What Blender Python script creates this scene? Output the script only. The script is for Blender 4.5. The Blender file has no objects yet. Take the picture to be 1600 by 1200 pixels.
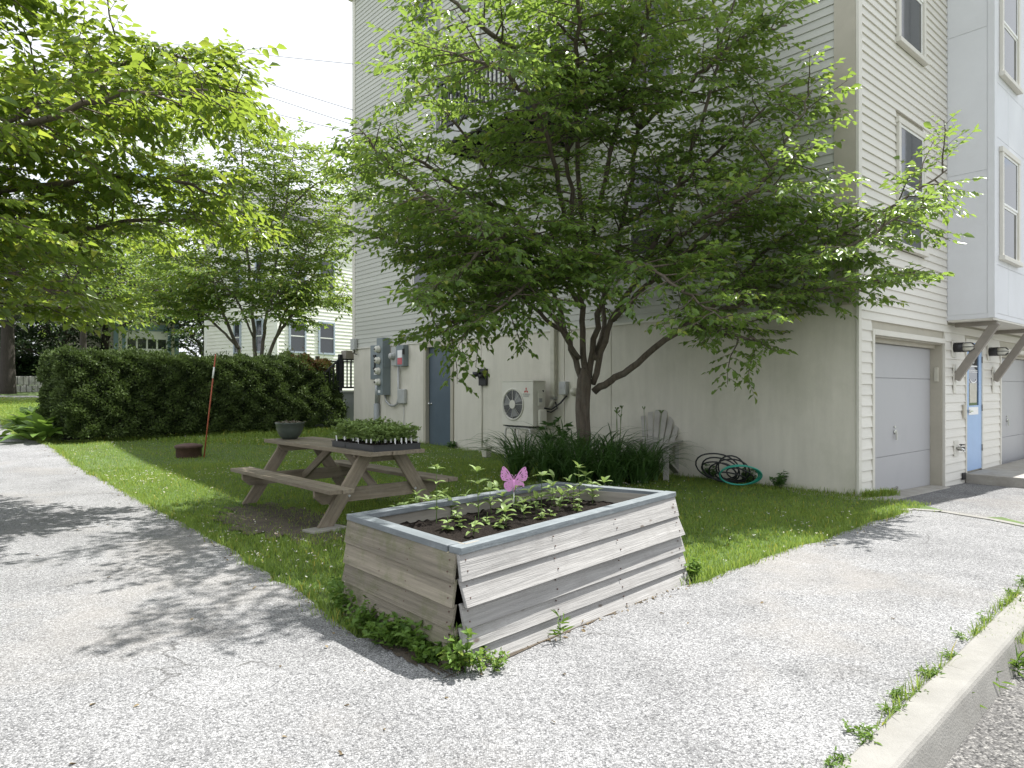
import bpy, math, random
import numpy as np
from mathutils import Vector, Matrix
R = math.radians
sc = bpy.context.scene
col = sc.collection
# ------------------------------------------------------------------ camera, world, sun, exposure
cam_d = bpy.data.cameras.new('camera')
cam = bpy.data.objects.new('camera', cam_d); col.objects.link(cam)
cam.location = (0, 0, 1.45); cam.rotation_euler = (R(90), 0, 0)
cam_d.lens = 24; cam_d.sensor_width = 36; cam_d.shift_y = 0.005
cam_d.clip_start = 0.05; cam_d.clip_end = 3000
sc.camera = cam
SUN_EL = R(64); SUN_AZ = math.atan2(.772, .636)
w = bpy.data.worlds.new('World'); sc.world = w; w.use_nodes = True
nt = w.node_tree; nt.nodes.clear()
def N(t, k, **kw):
    n = t.nodes.new(k)
    for a, b in kw.items(): setattr(n, a, b)
    return n
out = N(nt, 'ShaderNodeOutputWorld'); bg = N(nt, 'ShaderNodeBackground'); bg.inputs[1].default_value = 0.135
sky = N(nt, 'ShaderNodeTexSky', sky_type='NISHITA'); sky.sun_disc = False
sky.sun_elevation = SUN_EL; sky.sun_rotation = SUN_AZ
tc = N(nt, 'ShaderNodeTexCoord'); mp = N(nt, 'ShaderNodeMapping'); mp.inputs['Scale'].default_value = (1, 1, 2.2)
no = N(nt, 'ShaderNodeTexNoise'); no.inputs['Scale'].default_value = 2.6; no.inputs['Detail'].default_value = 6
no.inputs['Roughness'].default_value = .6
rp = N(nt, 'ShaderNodeValToRGB'); rp.color_ramp.elements[0].position = .31; rp.color_ramp.elements[1].position = .42
mx = N(nt, 'ShaderNodeMix', data_type='RGBA'); mx.inputs['B'].default_value = (5.0, 5.2, 5.5, 1)
L = nt.links.new
L(tc.outputs['Generated'], mp.inputs[0]); L(mp.outputs[0], no.inputs['Vector']); L(no.outputs[0], rp.inputs[0])
L(rp.outputs[0], mx.inputs['Factor']); L(sky.outputs[0], mx.inputs['A']); L(mx.outputs['Result'], bg.inputs[0]); L(bg.outputs[0], out.inputs[0])
sd = bpy.data.lights.new('sun', 'SUN'); sun = bpy.data.objects.new('sun', sd); col.objects.link(sun)
sd.energy = 5.0; sd.angle = R(.53); sd.color = (1, .975, .93)
sdir = Vector((math.sin(SUN_AZ) * math.cos(SUN_EL), math.cos(SUN_AZ) * math.cos(SUN_EL), math.sin(SUN_EL)))
sun.rotation_euler = (-sdir).to_track_quat('-Z', 'Y').to_euler(); sun.location = (12, 8, 30)
sc.view_settings.view_transform = 'Standard'; sc.view_settings.look = 'None'
sc.view_settings.exposure = 0.9; sc.view_settings.gamma = 1
# ------------------------------------------------------------------ measuring helpers (photo pixels -> places)
F = 1066.7; HZ = 608.; EYE = 1.45
def at(px, py, Y): return Vector(((px - 800) / F * Y, Y, EYE + (HZ - py) / F * Y))
SA, CA = math.sin(R(41)), math.cos(R(41))
CX, CY = 4.72, 9.32
def smooth(t): t = np.clip(t, 0, 1); return t * t * (3 - 2 * t)
def gz(x, y):
    a = -(x + .3) * SA + (y - 3.5) * CA
    return np.interp(a, [-999, 5, 8, 11, 13.5, 16, 22, 30, 40, 52, 80, 999], [0, 0, .02, .06, .16, .3, .47, .66, 1.05, 1.5, 2.2, 3])
def gpt(px, py):
    z = 0.
    for i in range(40):
        Y = (EYE - z) * F / (py - HZ); x = (px - 800) / F * Y
        z = .5 * z + .5 * float(gz(x, Y))
    return Vector((x, Y, z))
def gp(px, py, z): Y = (EYE - z) * F / (py - HZ); return Vector(((px - 800) / F * Y, Y, z))
BM = Matrix.Translation((CX, CY, 0)) @ Matrix.Rotation(R(41), 4, 'Z')     # building frame: x along garage front, y along garden wall
def ya(px): r = (px - 800) / F; return (CX - r * CY) / (SA + CA * r)
def xb(px, y=0):
    r = (px - 800) / F; return (r * (CY + CA * y) - CX + SA * y) / (CA - SA * r)
def zz(px, py, y=None):                                                   # height on garden wall at a pixel
    Y = CY + CA * (ya(px) if y is None else y); return EYE + (HZ - py) / F * Y
# ------------------------------------------------------------------ mesh helpers
ORD = ['first','second','third','fourth','fifth','sixth','seventh','eighth','ninth','tenth','eleventh','twelfth','thirteenth','fourteenth','fifteenth','sixteenth','seventeenth','eighteenth','nineteenth','twentieth'] + ['twenty-'+q for q in ('first','second','third','fourth','fifth','sixth','seventh','eighth','ninth')] + ['thirtieth']
PM = {}
def tag(o, label=None, cat=None, group=None, kind=None):
    if label: o['label'] = label
    if cat: o['category'] = cat
    if group: o['group'] = group
    if kind: o['kind'] = kind
    return o
def thing(name, label, cat, M=None, group=None, loc=None, rz=0):
    o = bpy.data.objects.new(name, None); col.objects.link(o); o.empty_display_size = .1
    if M is None: M = Matrix.Translation(loc if loc is not None else (0, 0, 0)) @ Matrix.Rotation(rz, 4, 'Z')
    o.matrix_world = M; PM[o] = M.copy()
    return tag(o, label, cat, group)
def link(name, me, mat, parent=None, M=None):
    o = bpy.data.objects.new(name, me); col.objects.link(o)
    if mat and not me.materials: me.materials.append(mat)
    if M is None: M = PM[parent] if parent else Matrix.Identity(4)
    if parent:
        o.parent = parent; o.matrix_local = PM[parent].inverted() @ M
    else: o.matrix_world = M
    PM[o] = M.copy()
    return o
class MB:
    def __init__(s): s.v = []; s.f = []; s.sm = []
    def add(s, vs, fs, smooth=False):
        b = len(s.v); s.v += [tuple(p) for p in vs]; s.f += [tuple(i + b for i in f) for f in fs]; s.sm += [smooth] * len(fs); return s
    def box(s, x0, x1, y0, y1, z0, z1):
        if x1 < x0: x0, x1 = x1, x0
        if y1 < y0: y0, y1 = y1, y0
        if z1 < z0: z0, z1 = z1, z0
        return s.add([(x0,y0,z0),(x1,y0,z0),(x1,y1,z0),(x0,y1,z0),(x0,y0,z1),(x1,y0,z1),(x1,y1,z1),(x0,y1,z1)],
                     [(0,3,2,1),(4,5,6,7),(0,1,5,4),(1,2,6,5),(2,3,7,6),(3,0,4,7)])
    def hexa(s, p):
        return s.add(p, [(0,3,2,1),(4,5,6,7),(0,1,5,4),(1,2,6,5),(2,3,7,6),(3,0,4,7)])
    def bar(s, p0, p1, wd, ht, up=(0,0,1)):
        p0 = Vector(p0); p1 = Vector(p1); d = (p1 - p0).normalized(); u = Vector(up); sd_ = d.cross(u).normalized(); u = sd_.cross(d)
        a = sd_ * wd / 2; b = u * ht / 2
        return s.hexa([p0-a-b, p0+a-b, p1+a-b, p1-a-b, p0-a+b, p0+a+b, p1+a+b, p1-a+b])
    def tube(s, pts, r, n=8, cap=True, smooth=True):
        pts = [Vector(p) for p in pts]; m = len(pts)
        rr = r if hasattr(r, '__len__') else [r] * m
        vs = []; fs = []; prev = None
        for i, p in enumerate(pts):
            d = (pts[min(i+1, m-1)] - pts[max(i-1, 0)]).normalized()
            if prev is None:
                q = Vector((0,0,1)) if abs(d.z) < .9 else Vector((1,0,0)); u = d.cross(q).normalized()
            else: u = (prev - d * prev.dot(d)).normalized()
            prev = u; v = d.cross(u)
            for k in range(n):
                t = 2 * math.pi * k / n; vs.append(p + (u * math.cos(t) + v * math.sin(t)) * rr[i])
        for i in range(m - 1):
            for k in range(n):
                fs.append((i*n+k, i*n+(k+1)%n, (i+1)*n+(k+1)%n, (i+1)*n+k))
        s.add(vs, fs, smooth)
        if cap:
            b = len(s.v) - len(vs)
            s.f.append(tuple(b + k for k in reversed(range(n)))); s.sm.append(False)
            s.f.append(tuple(b + (m-1)*n + k for k in range(n))); s.sm.append(False)
        return s
    def cyl(s, p0, p1, r0, r1=None, n=16): return s.tube([p0, p1], [r0, r0 if r1 is None else r1], n)
    def lathe(s, prof, n=24, c=(0,0,0), smooth=True):
        vs = []; fs = []; m = len(prof)
        for r_, z in prof:
            for k in range(n):
                t = 2*math.pi*k/n; vs.append((c[0]+r_*math.cos(t), c[1]+r_*math.sin(t), c[2]+z))
        for i in range(m-1):
            for k in range(n): fs.append((i*n+k, i*n+(k+1)%n, (i+1)*n+(k+1)%n, (i+1)*n+k))
        return s.add(vs, fs, smooth)
    def prism(s, poly, ax, lo, hi):
        n = len(poly)
        def P(q, t):
            return (t, q[0], q[1]) if ax == 'x' else (q[0], t, q[1]) if ax == 'y' else (q[0], q[1], t)
        vs = [P(q, lo) for q in poly] + [P(q, hi) for q in poly]
        fs = [tuple(reversed(range(n))), tuple(range(n, 2*n))] + [(i, (i+1)%n, n+(i+1)%n, n+i) for i in range(n)]
        return s.add(vs, fs)
    def mesh(s, name):
        me = bpy.data.meshes.new(name); me.from_pydata(s.v, [], s.f)
        me.polygons.foreach_set('use_smooth', s.sm); me.update(); return me
    def build(s, name, mat, parent=None, M=None, bevel=0, seg=2):
        o = link(name, s.mesh(name), mat, parent, M)
        if bevel:
            b = o.modifiers.new('bevel', 'BEVEL'); b.width = bevel; b.segments = seg; b.limit_method = 'ANGLE'; b.angle_limit = R(40)
        return o
def npmesh(name, verts, faces, tone=None, smooth=False):
    me = bpy.data.meshes.new(name); verts = np.asarray(verts, np.float32).reshape(-1, 3); faces = np.asarray(faces, np.int32)
    nf, k = faces.shape
    me.vertices.add(len(verts)); me.vertices.foreach_set('co', verts.ravel())
    me.loops.add(nf * k); me.loops.foreach_set('vertex_index', faces.ravel())
    me.polygons.add(nf); me.polygons.foreach_set('loop_start', np.arange(nf, dtype=np.int32) * k)
    try: me.polygons.foreach_set('loop_total', np.full(nf, k, np.int32))
    except Exception: pass
    if smooth: me.polygons.foreach_set('use_smooth', np.ones(nf, bool))
    if tone is not None:
        at_ = me.attributes.new('tone', 'FLOAT', 'POINT'); at_.data.foreach_set('value', np.asarray(tone, np.float32))
    me.update(calc_edges=True); me.validate(); return me
# ------------------------------------------------------------------ materials
def mat(name, c, rough=.6, var=.12, scale=6, stretch=(1,1,1), bump=0, bscale=60, metal=0, rnd=0, spec=.5, dirt=None, dscale=2, damt=.5, hue2=None, coat=0, knots=0):
    m = bpy.data.materials.new(name); m.use_nodes = True; t = m.node_tree; b = t.nodes['Principled BSDF']; l = t.links.new
    b.inputs['Roughness'].default_value = rough; b.inputs['Metallic'].default_value = metal; b.inputs['Specular IOR Level'].default_value = spec
    b.inputs['Coat Weight'].default_value = coat
    tc = N(t, 'ShaderNodeTexCoord'); mp = N(t, 'ShaderNodeMapping'); mp.inputs['Scale'].default_value = stretch
    oi = N(t, 'ShaderNodeObjectInfo'); ad = N(t, 'ShaderNodeVectorMath', operation='ADD')
    ml = N(t, 'ShaderNodeVectorMath', operation='SCALE'); ml.inputs[0].default_value = (17, 31, 23); l(oi.outputs['Random'], ml.inputs['Scale'])
    l(tc.outputs['Object'], ad.inputs[0]); l(ml.outputs[0], ad.inputs[1]); l(ad.outputs[0], mp.inputs[0])
    n1 = N(t, 'ShaderNodeTexNoise'); n1.inputs['Scale'].default_value = scale; n1.inputs['Detail'].default_value = 8; n1.inputs['Roughness'].default_value = .65
    l(mp.outputs[0], n1.inputs['Vector'])
    r1 = N(t, 'ShaderNodeValToRGB'); r1.color_ramp.elements[0].position = .3; r1.color_ramp.elements[1].position = .7
    c2 = hue2 or c
    r1.color_ramp.elements[0].color = (*[x * (1 - var) for x in c], 1); r1.color_ramp.elements[1].color = (*[min(1, x * (1 + var)) for x in c2], 1)
    l(n1.outputs[0], r1.inputs[0]); colr = r1.outputs[0]
    if dirt:
        n2 = N(t, 'ShaderNodeTexNoise'); n2.inputs['Scale'].default_value = dscale; n2.inputs['Detail'].default_value = 9; n2.inputs['Roughness'].default_value = .7
        l(ad.outputs[0], n2.inputs['Vector'])
        r2 = N(t, 'ShaderNodeValToRGB'); r2.color_ramp.elements[0].position = .48; r2.color_ramp.elements[1].position = .72
        r2.color_ramp.elements[0].color = (0,0,0,1); r2.color_ramp.elements[1].color = (damt,damt,damt,1); l(n2.outputs[0], r2.inputs[0])
        m2 = N(t, 'ShaderNodeMix', data_type='RGBA'); m2.inputs['B'].default_value = (*dirt, 1)
        l(r2.outputs[0], m2.inputs['Factor']); l(colr, m2.inputs['A']); colr = m2.outputs['Result']
    if knots:
        mk = N(t, 'ShaderNodeMapping'); mk.inputs['Scale'].default_value = (1, 2.2, 2.2); l(ad.outputs[0], mk.inputs[0])
        vk = N(t, 'ShaderNodeTexVoronoi'); vk.inputs['Scale'].default_value = 3.2; l(mk.outputs[0], vk.inputs['Vector'])
        rk = N(t, 'ShaderNodeMapRange'); rk.inputs['From Min'].default_value = .05; rk.inputs['From Max'].default_value = .10; rk.inputs['To Min'].default_value = knots; rk.inputs['To Max'].default_value = 0; l(vk.outputs['Distance'], rk.inputs[0])
        m3 = N(t, 'ShaderNodeMix', data_type='RGBA'); m3.inputs['B'].default_value = (.07,.05,.035,1); l(rk.outputs[0], m3.inputs['Factor']); l(colr, m3.inputs['A']); colr = m3.outputs['Result']
    if rnd:
        hs = N(t, 'ShaderNodeHueSaturation'); mr = N(t, 'ShaderNodeMapRange'); mr.inputs['To Min'].default_value = 1 - rnd; mr.inputs['To Max'].default_value = 1 + rnd
        l(oi.outputs['Random'], mr.inputs[0]); l(mr.outputs[0], hs.inputs['Value']); l(colr, hs.inputs['Color']); colr = hs.outputs[0]
    l(colr, b.inputs['Base Color'])
    if bump:
        n3 = N(t, 'ShaderNodeTexNoise'); n3.inputs['Scale'].default_value = bscale; n3.inputs['Detail'].default_value = 5
        l(mp.outputs[0], n3.inputs['Vector']); bu = N(t, 'ShaderNodeBump'); bu.inputs['Strength'].default_value = bump; bu.inputs['Distance'].default_value = .01
        l(n3.outputs[0], bu.inputs['Height']); l(bu.outputs[0], b.inputs['Normal'])
    return m
def leafmat(name, dark, light, trans, tw=.45, rough=.42, spec=.5):
    m = bpy.data.materials.new(name); m.use_nodes = True; t = m.node_tree; b = t.nodes['Principled BSDF']; l = t.links.new
    b.inputs['Roughness'].default_value = rough; b.inputs['Specular IOR Level'].default_value = spec
    a = N(t, 'ShaderNodeAttribute', attribute_name='tone')
    r1 = N(t, 'ShaderNodeValToRGB'); r1.color_ramp.elements[0].color = (*dark, 1); r1.color_ramp.elements[1].color = (*light, 1)
    r1.color_ramp.elements[1].position = .92
    e = r1.color_ramp.elements.new(1.0); e.color = (light[0]*1.9, light[1]*1.15, light[2], 1)
    l(a.outputs['Fac'], r1.inputs[0]); l(r1.outputs[0], b.inputs['Base Color'])
    tr = N(t, 'ShaderNodeBsdfTranslucent'); mm = N(t, 'ShaderNodeMix', data_type='RGBA', blend_type='MIX'); mm.inputs['Factor'].default_value = .55
    l(r1.outputs[0], mm.inputs['A']); mm.inputs['B'].default_value = (*trans, 1); l(mm.outputs['Result'], tr.inputs[0])
    ms = N(t, 'ShaderNodeMixShader'); ms.inputs[0].default_value = tw
    l(b.outputs[0], ms.inputs[1]); l(tr.outputs[0], ms.inputs[2]); l(ms.outputs[0], t.nodes['Material Output'].inputs[0]); return m
def asphalt(name, base, dark, light, cell, big=1.1):
    m = bpy.data.materials.new(name); m.use_nodes = True; t = m.node_tree; b = t.nodes['Principled BSDF']; l = t.links.new
    b.inputs['Roughness'].default_value = .9; b.inputs['Specular IOR Level'].default_value = .25
    tc = N(t, 'ShaderNodeTexCoord')
    vo = N(t, 'ShaderNodeTexVoronoi'); vo.inputs['Scale'].default_value = cell; l(tc.outputs['Object'], vo.inputs['Vector'])
    sp = N(t, 'ShaderNodeSeparateColor'); l(vo.outputs['Color'], sp.inputs[0])
    r = N(t, 'ShaderNodeValToRGB'); el = r.color_ramp.elements
    el[0].color = (*dark, 1); el[1].color = (*light, 1); e = el.new(.22); e.color = (*[x*.8 for x in base], 1); e = el.new(.7); e.color = (*[x*1.1 for x in base], 1)
    l(sp.outputs[0], r.inputs[0])
    vo2 = N(t, 'ShaderNodeTexVoronoi'); vo2.inputs['Scale'].default_value = cell * 2.3; l(tc.outputs['Object'], vo2.inputs['Vector'])
    sp2 = N(t, 'ShaderNodeSeparateColor'); l(vo2.outputs['Color'], sp2.inputs[0])
    mr2 = N(t, 'ShaderNodeMapRange'); mr2.inputs['To Min'].default_value = .72; mr2.inputs['To Max'].default_value = 1.28; l(sp2.outputs[1], mr2.inputs[0])
    n1 = N(t, 'ShaderNodeTexNoise'); n1.inputs['Scale'].default_value = big; n1.inputs['Detail'].default_value = 7; n1.inputs['Roughness'].default_value = .62; l(tc.outputs['Object'], n1.inputs['Vector'])
    mr = N(t, 'ShaderNodeMapRange'); mr.inputs['From Min'].default_value = .25; mr.inputs['From Max'].default_value = .75; mr.inputs['To Min'].default_value = .74; mr.inputs['To Max'].default_value = 1.22; l(n1.outputs[0], mr.inputs[0])
    mu = N(t, 'ShaderNodeMath', operation='MULTIPLY'); l(mr.outputs[0], mu.inputs[0]); l(mr2.outputs[0], mu.inputs[1])
    # dark shallow pits between stones
    r3 = N(t, 'ShaderNodeMapRange'); r3.inputs['From Min'].default_value = .35; r3.inputs['From Max'].default_value = .75; r3.inputs['To Min'].default_value = 1; r3.inputs['To Max'].default_value = .6
    l(vo.outputs['Distance'], r3.inputs[0]); mu2 = N(t, 'ShaderNodeMath', operation='MULTIPLY'); l(mu.outputs[0], mu2.inputs[0]); l(r3.outputs[0], mu2.inputs[1])
    # a few worn grey-brown stains
    n4 = N(t, 'ShaderNodeTexNoise'); n4.inputs['Scale'].default_value = .9; n4.inputs['Detail'].default_value = 9; l(tc.outputs['Object'], n4.inputs['Vector'])
    r4 = N(t, 'ShaderNodeMapRange'); r4.inputs['From Min'].default_value = .6; r4.inputs['From Max'].default_value = .72; r4.inputs['To Min'].default_value = 1; r4.inputs['To Max'].default_value = .72; l(n4.outputs[0], r4.inputs[0])
    mu3 = N(t, 'ShaderNodeMath', operation='MULTIPLY'); l(mu2.outputs[0], mu3.inputs[0]); l(r4.outputs[0], mu3.inputs[1])
    # thin wandering cracks, broken up by a mask
    nw = N(t, 'ShaderNodeTexNoise'); nw.inputs['Scale'].default_value = 2.2; nw.inputs['Detail'].default_value = 6; l(tc.outputs['Object'], nw.inputs['Vector'])
    ws = N(t, 'ShaderNodeVectorMath', operation='SCALE'); ws.inputs['Scale'].default_value = .55; l(nw.outputs['Color'], ws.inputs[0])
    wa = N(t, 'ShaderNodeVectorMath', operation='ADD'); l(tc.outputs['Object'], wa.inputs[0]); l(ws.outputs[0], wa.inputs[1])
    vc = N(t, 'ShaderNodeTexVoronoi', feature='DISTANCE_TO_EDGE'); vc.inputs['Scale'].default_value = .42; l(wa.outputs[0], vc.inputs['Vector'])
    rc = N(t, 'ShaderNodeMapRange'); rc.inputs['From Min'].default_value = .001; rc.inputs['From Max'].default_value = .0035; rc.inputs['To Min'].default_value = 1; rc.inputs['To Max'].default_value = 0; l(vc.outputs['Distance'], rc.inputs[0])
    nm = N(t, 'ShaderNodeTexNoise'); nm.inputs['Scale'].default_value = .7; l(tc.outputs['Object'], nm.inputs['Vector'])
    rm = N(t, 'ShaderNodeMapRange'); rm.inputs['From Min'].default_value = .53; rm.inputs['From Max'].default_value = .62; rm.inputs['To Max'].default_value = .6; l(nm.outputs[0], rm.inputs[0])
    mc = N(t, 'ShaderNodeMath', operation='MULTIPLY'); l(rc.outputs[0], mc.inputs[0]); l(rm.outputs[0], mc.inputs[1])
    vm = N(t, 'ShaderNodeVectorMath', operation='SCALE'); l(r.outputs[0], vm.inputs[0]); l(mu3.outputs[0], vm.inputs['Scale'])
    # pale brown silt washed over parts of the surface
    ns = N(t, 'ShaderNodeTexNoise'); ns.inputs['Scale'].default_value = .55; ns.inputs['Detail'].default_value = 8; ns.inputs['Roughness'].default_value = .6; l(wa.outputs[0], ns.inputs['Vector'])
    rs = N(t, 'ShaderNodeMapRange'); rs.inputs['From Min'].default_value = .52; rs.inputs['From Max'].default_value = .68; rs.inputs['To Max'].default_value = .5; l(ns.outputs[0], rs.inputs[0])
    x1 = N(t, 'ShaderNodeMix', data_type='RGBA'); l(rs.outputs[0], x1.inputs['Factor']); l(vm.outputs[0], x1.inputs['A']); x1.inputs['B'].default_value = (base[0]*1.0, base[1]*.93, base[2]*.84, 1)
    x2 = N(t, 'ShaderNodeMix', data_type='RGBA'); l(mc.outputs[0], x2.inputs['Factor']); l(x1.outputs['Result'], x2.inputs['A']); x2.inputs['B'].default_value = (.05,.048,.045,1)
    l(x2.outputs['Result'], b.inputs['Base Color'])
    bu = N(t, 'ShaderNodeBump'); bu.inputs['Strength'].default_value = .75; bu.inputs['Distance'].default_value = .006; bu.invert = True
    l(vo.outputs['Distance'], bu.inputs['Height']); l(bu.outputs[0], b.inputs['Normal'])
    return m
def glassmat(name, c=(.02,.025,.03)):
    m = bpy.data.materials.new(name); m.use_nodes = True; b = m.node_tree.nodes['Principled BSDF']
    b.inputs['Base Color'].default_value = (*c, 1); b.inputs['Roughness'].default_value = .06; b.inputs['Specular IOR Level'].default_value = .9; return m
K = {}
K['path'] = asphalt('worn_asphalt_path', (.275,.275,.278), (.11,.11,.115), (.43,.43,.43), 125)
K['drive'] = asphalt('driveway_asphalt', (.22,.22,.222), (.06,.06,.062), (.40,.40,.39), 90)
K['road'] = asphalt('road_asphalt', (.17,.165,.16), (.05,.05,.05), (.34,.33,.31), 90)
K['lawn'] = mat('lawn_soil', (.075,.12,.03), .95, .35, 5, dirt=(.09,.075,.05), dscale=1.3, damt=.4, bump=.5, bscale=50)
K['dirt'] = mat('bare_dirt', (.085,.068,.05), .95, .4, 9, bump=.8, bscale=60)
K['kerb'] = mat('kerb_concrete', (.235,.228,.21), .85, .14, 5, bump=.35, bscale=90, dirt=(.2,.19,.17), dscale=3, damt=.6)
K['conc'] = mat('step_concrete', (.33,.315,.285), .85, .18, 4, bump=.3, bscale=80, dirt=(.22,.2,.16), dscale=2.5, damt=.6)
K['found'] = mat('painted_foundation', (.63,.60,.525), .8, .08, 2.6, stretch=(1.6,1.6,.22), bump=.35, bscale=60, dirt=(.44,.43,.35), dscale=.8, damt=.5)
K['siding'] = mat('shade_toned_siding', (.48,.485,.44), .5, .05, 2, bump=.06, bscale=40, rnd=.045, stretch=(1,.2,3))  # cream siding toned darker and greyer, the garden wall's shade put into the colour
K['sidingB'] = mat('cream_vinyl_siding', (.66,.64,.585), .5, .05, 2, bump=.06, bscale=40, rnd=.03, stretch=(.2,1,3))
K['trim'] = mat('beige_trim', (.43,.40,.33), .55, .06, 3, dirt=(.3,.28,.22), damt=.3)
K['trimlt'] = mat('light_trim', (.62,.60,.54), .5, .05, 3)
K['bay'] = mat('bay_panel_paint', (.66,.67,.70), .55, .04, 1.2, dirt=(.55,.55,.56), dscale=.8, damt=.4)
K['bracket'] = mat('taupe_bracket', (.27,.245,.215), .6, .1, 5)
K['garage'] = mat('garage_grey', (.40,.40,.41), .5, .05, 2, dirt=(.34,.34,.34), damt=.35)
K['blue'] = mat('pale_blue_paint', (.31,.45,.68), .45, .04, 3)
K['slate'] = mat('slate_door_paint', (.085,.115,.145), .45, .08, 3)
K['white'] = mat('white_paint', (.78,.78,.76), .45, .05, 4)
K['whitedirt'] = mat('chipped_white', (.66,.65,.62), .55, .1, 12, dirt=(.22,.19,.16), dscale=26, damt=.8)
K['glass'] = glassmat('window_glass')
K['screen'] = mat('window_screen', (.10,.11,.13), .5, .15, 4)
K['grey'] = mat('meter_grey', (.19,.225,.24), .45, .08, 4, dirt=(.14,.15,.15), damt=.4)
K['greylt'] = mat('box_grey', (.42,.43,.42), .5, .08, 6)
K['pipe'] = mat('galvanised', (.42,.43,.43), .4, .1, 14, metal=.3)
K['pvc'] = mat('grey_pvc', (.30,.32,.325), .5, .06, 5)
K['meter'] = mat('meter_glass', (.62,.61,.54), .25, .1, 10)
K['black'] = mat('black_plastic', (.02,.02,.022), .45, .2, 8)
K['darkgrille'] = mat('dark_grille', (.06,.06,.06), .6, .2, 30)
K['ac'] = mat('ac_ivory', (.66,.64,.57), .45, .04, 3, dirt=(.5,.48,.42), damt=.3)
K['red'] = mat('logo_red', (.5,.03,.03), .5, .05, 5)
K['redlab'] = mat('label_red', (.55,.12,.14), .5, .05, 5)
K['inkgrey'] = mat('ink_grey', (.3,.3,.3), .5, .05, 5)
K['chrome'] = mat('brushed_steel', (.62,.62,.6), .25, .05, 5, metal=.9)
K['wood'] = mat('weathered_grey_cedar', (.275,.268,.258), .8, .26, 3.5, stretch=(.4,13,13), bump=.45, bscale=14, rnd=.1, dirt=(.2,.19,.18), dscale=6, damt=.6, knots=.8)
K['woodmoss'] = mat('mossy_grey_cedar', (.205,.182,.142), .85, .36, 3.5, stretch=(.4,12,12), bump=.55, bscale=14, rnd=.16, dirt=(.115,.13,.05), dscale=5.5, damt=.85, knots=.85)
K['rim'] = mat('slate_painted_rim', (.14,.16,.172), .65, .2, 4, stretch=(.6,5,5), bump=.3, bscale=14, rnd=.07, dirt=(.27,.29,.30), dscale=7, damt=.55)
K['liner'] = mat('inner_board', (.27,.25,.215), .85, .25, 4, stretch=(.5,7,7), rnd=.12)
K['table'] = mat('weathered_table_wood', (.20,.165,.12), .8, .3, 4, stretch=(.5,8,8), bump=.45, bscale=12, rnd=.14, dirt=(.33,.3,.24), dscale=5, damt=.45)
K['soil'] = mat('potting_soil', (.012,.0095,.008), .95, .6, 60, bump=1.0, bscale=90, dirt=(.12,.10,.08), dscale=110, damt=.22, spec=.1)
K['pink'] = mat('pink_metal', (.62,.27,.53), .4, .06, 6, coat=.2)
K['tray'] = mat('black_tray', (.022,.023,.026), .5, .25, 9)
K['potgreen'] = mat('dark_green_pot', (.055,.07,.058), .45, .2, 8)
K['potwhite'] = mat('beige_plastic', (.52,.50,.42), .55, .12, 8)
K['bark'] = mat('tree_bark', (.125,.10,.08), .9, .4, 7, stretch=(3,3,.6), bump=.9, bscale=22, dirt=(.16,.155,.13), dscale=9, damt=.6)
K['barkdark'] = mat('dark_bark', (.045,.037,.03), .9, .4, 7, stretch=(3,3,.6), bump=.6, bscale=20)
K['barkgrey'] = mat('grey_bark', (.15,.13,.11), .9, .35, 7, stretch=(3,3,.6), bump=.6, bscale=20)
K['hose'] = mat('black_hose', (.022,.024,.027), .45, .2, 8)
K['hoseg'] = mat('green_hose', (.035,.33,.25), .35, .12, 8)
K['rust'] = mat('rusty_steel', (.085,.045,.035), .75, .35, 9, bump=.3, bscale=40)
K['stake'] = mat('orange_red_stake', (.36,.085,.04), .6, .2, 9)
K['reflect'] = mat('white_band', (.8,.8,.8), .4, .04, 4)
K['chair'] = mat('grey_plastic_chair', (.40,.385,.355), .65, .12, 6, dirt=(.22,.2,.18), damt=.4)
K['rail'] = mat('black_rail_paint', (.018,.02,.024), .45, .15, 8)
K['house_w'] = mat('white_clapboard', (.84,.83,.78), .6, .05, 2)
K['house_y'] = mat('cream_clapboard', (.66,.62,.50), .6, .05, 2)
K['bluetrim'] = mat('teal_blue_trim', (.19,.28,.33), .5, .08, 3)
K['roof'] = mat('grey_shingle', (.12,.12,.125), .9, .3, 14, bump=.5, bscale=25)
K['stonew'] = mat('pale_stone_wall', (.46,.445,.42), .9, .25, 3, bump=.6, bscale=9)
K['wire'] = mat('utility_wire', (.05,.05,.055), .6, .1, 4)
LF = {}
LF['main'] = leafmat('leaf_main', (.072,.142,.034), (.185,.29,.068), (.40,.55,.08), .48, .34, .7)
LF['left'] = leafmat('leaf_left', (.07,.135,.026), (.17,.265,.045), (.46,.58,.06), .52, .34, .7)
LF['far'] = leafmat('leaf_far', (.06,.12,.026), (.15,.24,.05), (.36,.48,.06), .48, .45)
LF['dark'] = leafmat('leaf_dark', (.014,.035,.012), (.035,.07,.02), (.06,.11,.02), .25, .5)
K['trimblue2'] = mat('lilac_trim', (.40,.45,.54), .5, .06, 3)
LF['hedge'] = leafmat('hedge_needles', (.018,.034,.010), (.115,.165,.046), (.13,.2,.04), .2, .6, .3)
LF['grass'] = leafmat('grass_blade', (.10,.178,.034), (.25,.345,.07), (.38,.5,.075), .38, .55, .3)
LF['lily'] = leafmat('daylily_leaf', (.04,.095,.025), (.09,.18,.045), (.15,.28,.05), .28, .38, .5)
LF['seed'] = leafmat('seedling_leaf', (.12,.19,.055), (.28,.38,.13), (.34,.45,.1), .3, .45, .4)
LF['weed'] = leafmat('weed_leaf', (.06,.13,.02), (.15,.25,.05), (.25,.38,.05), .35, .5, .3)
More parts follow.
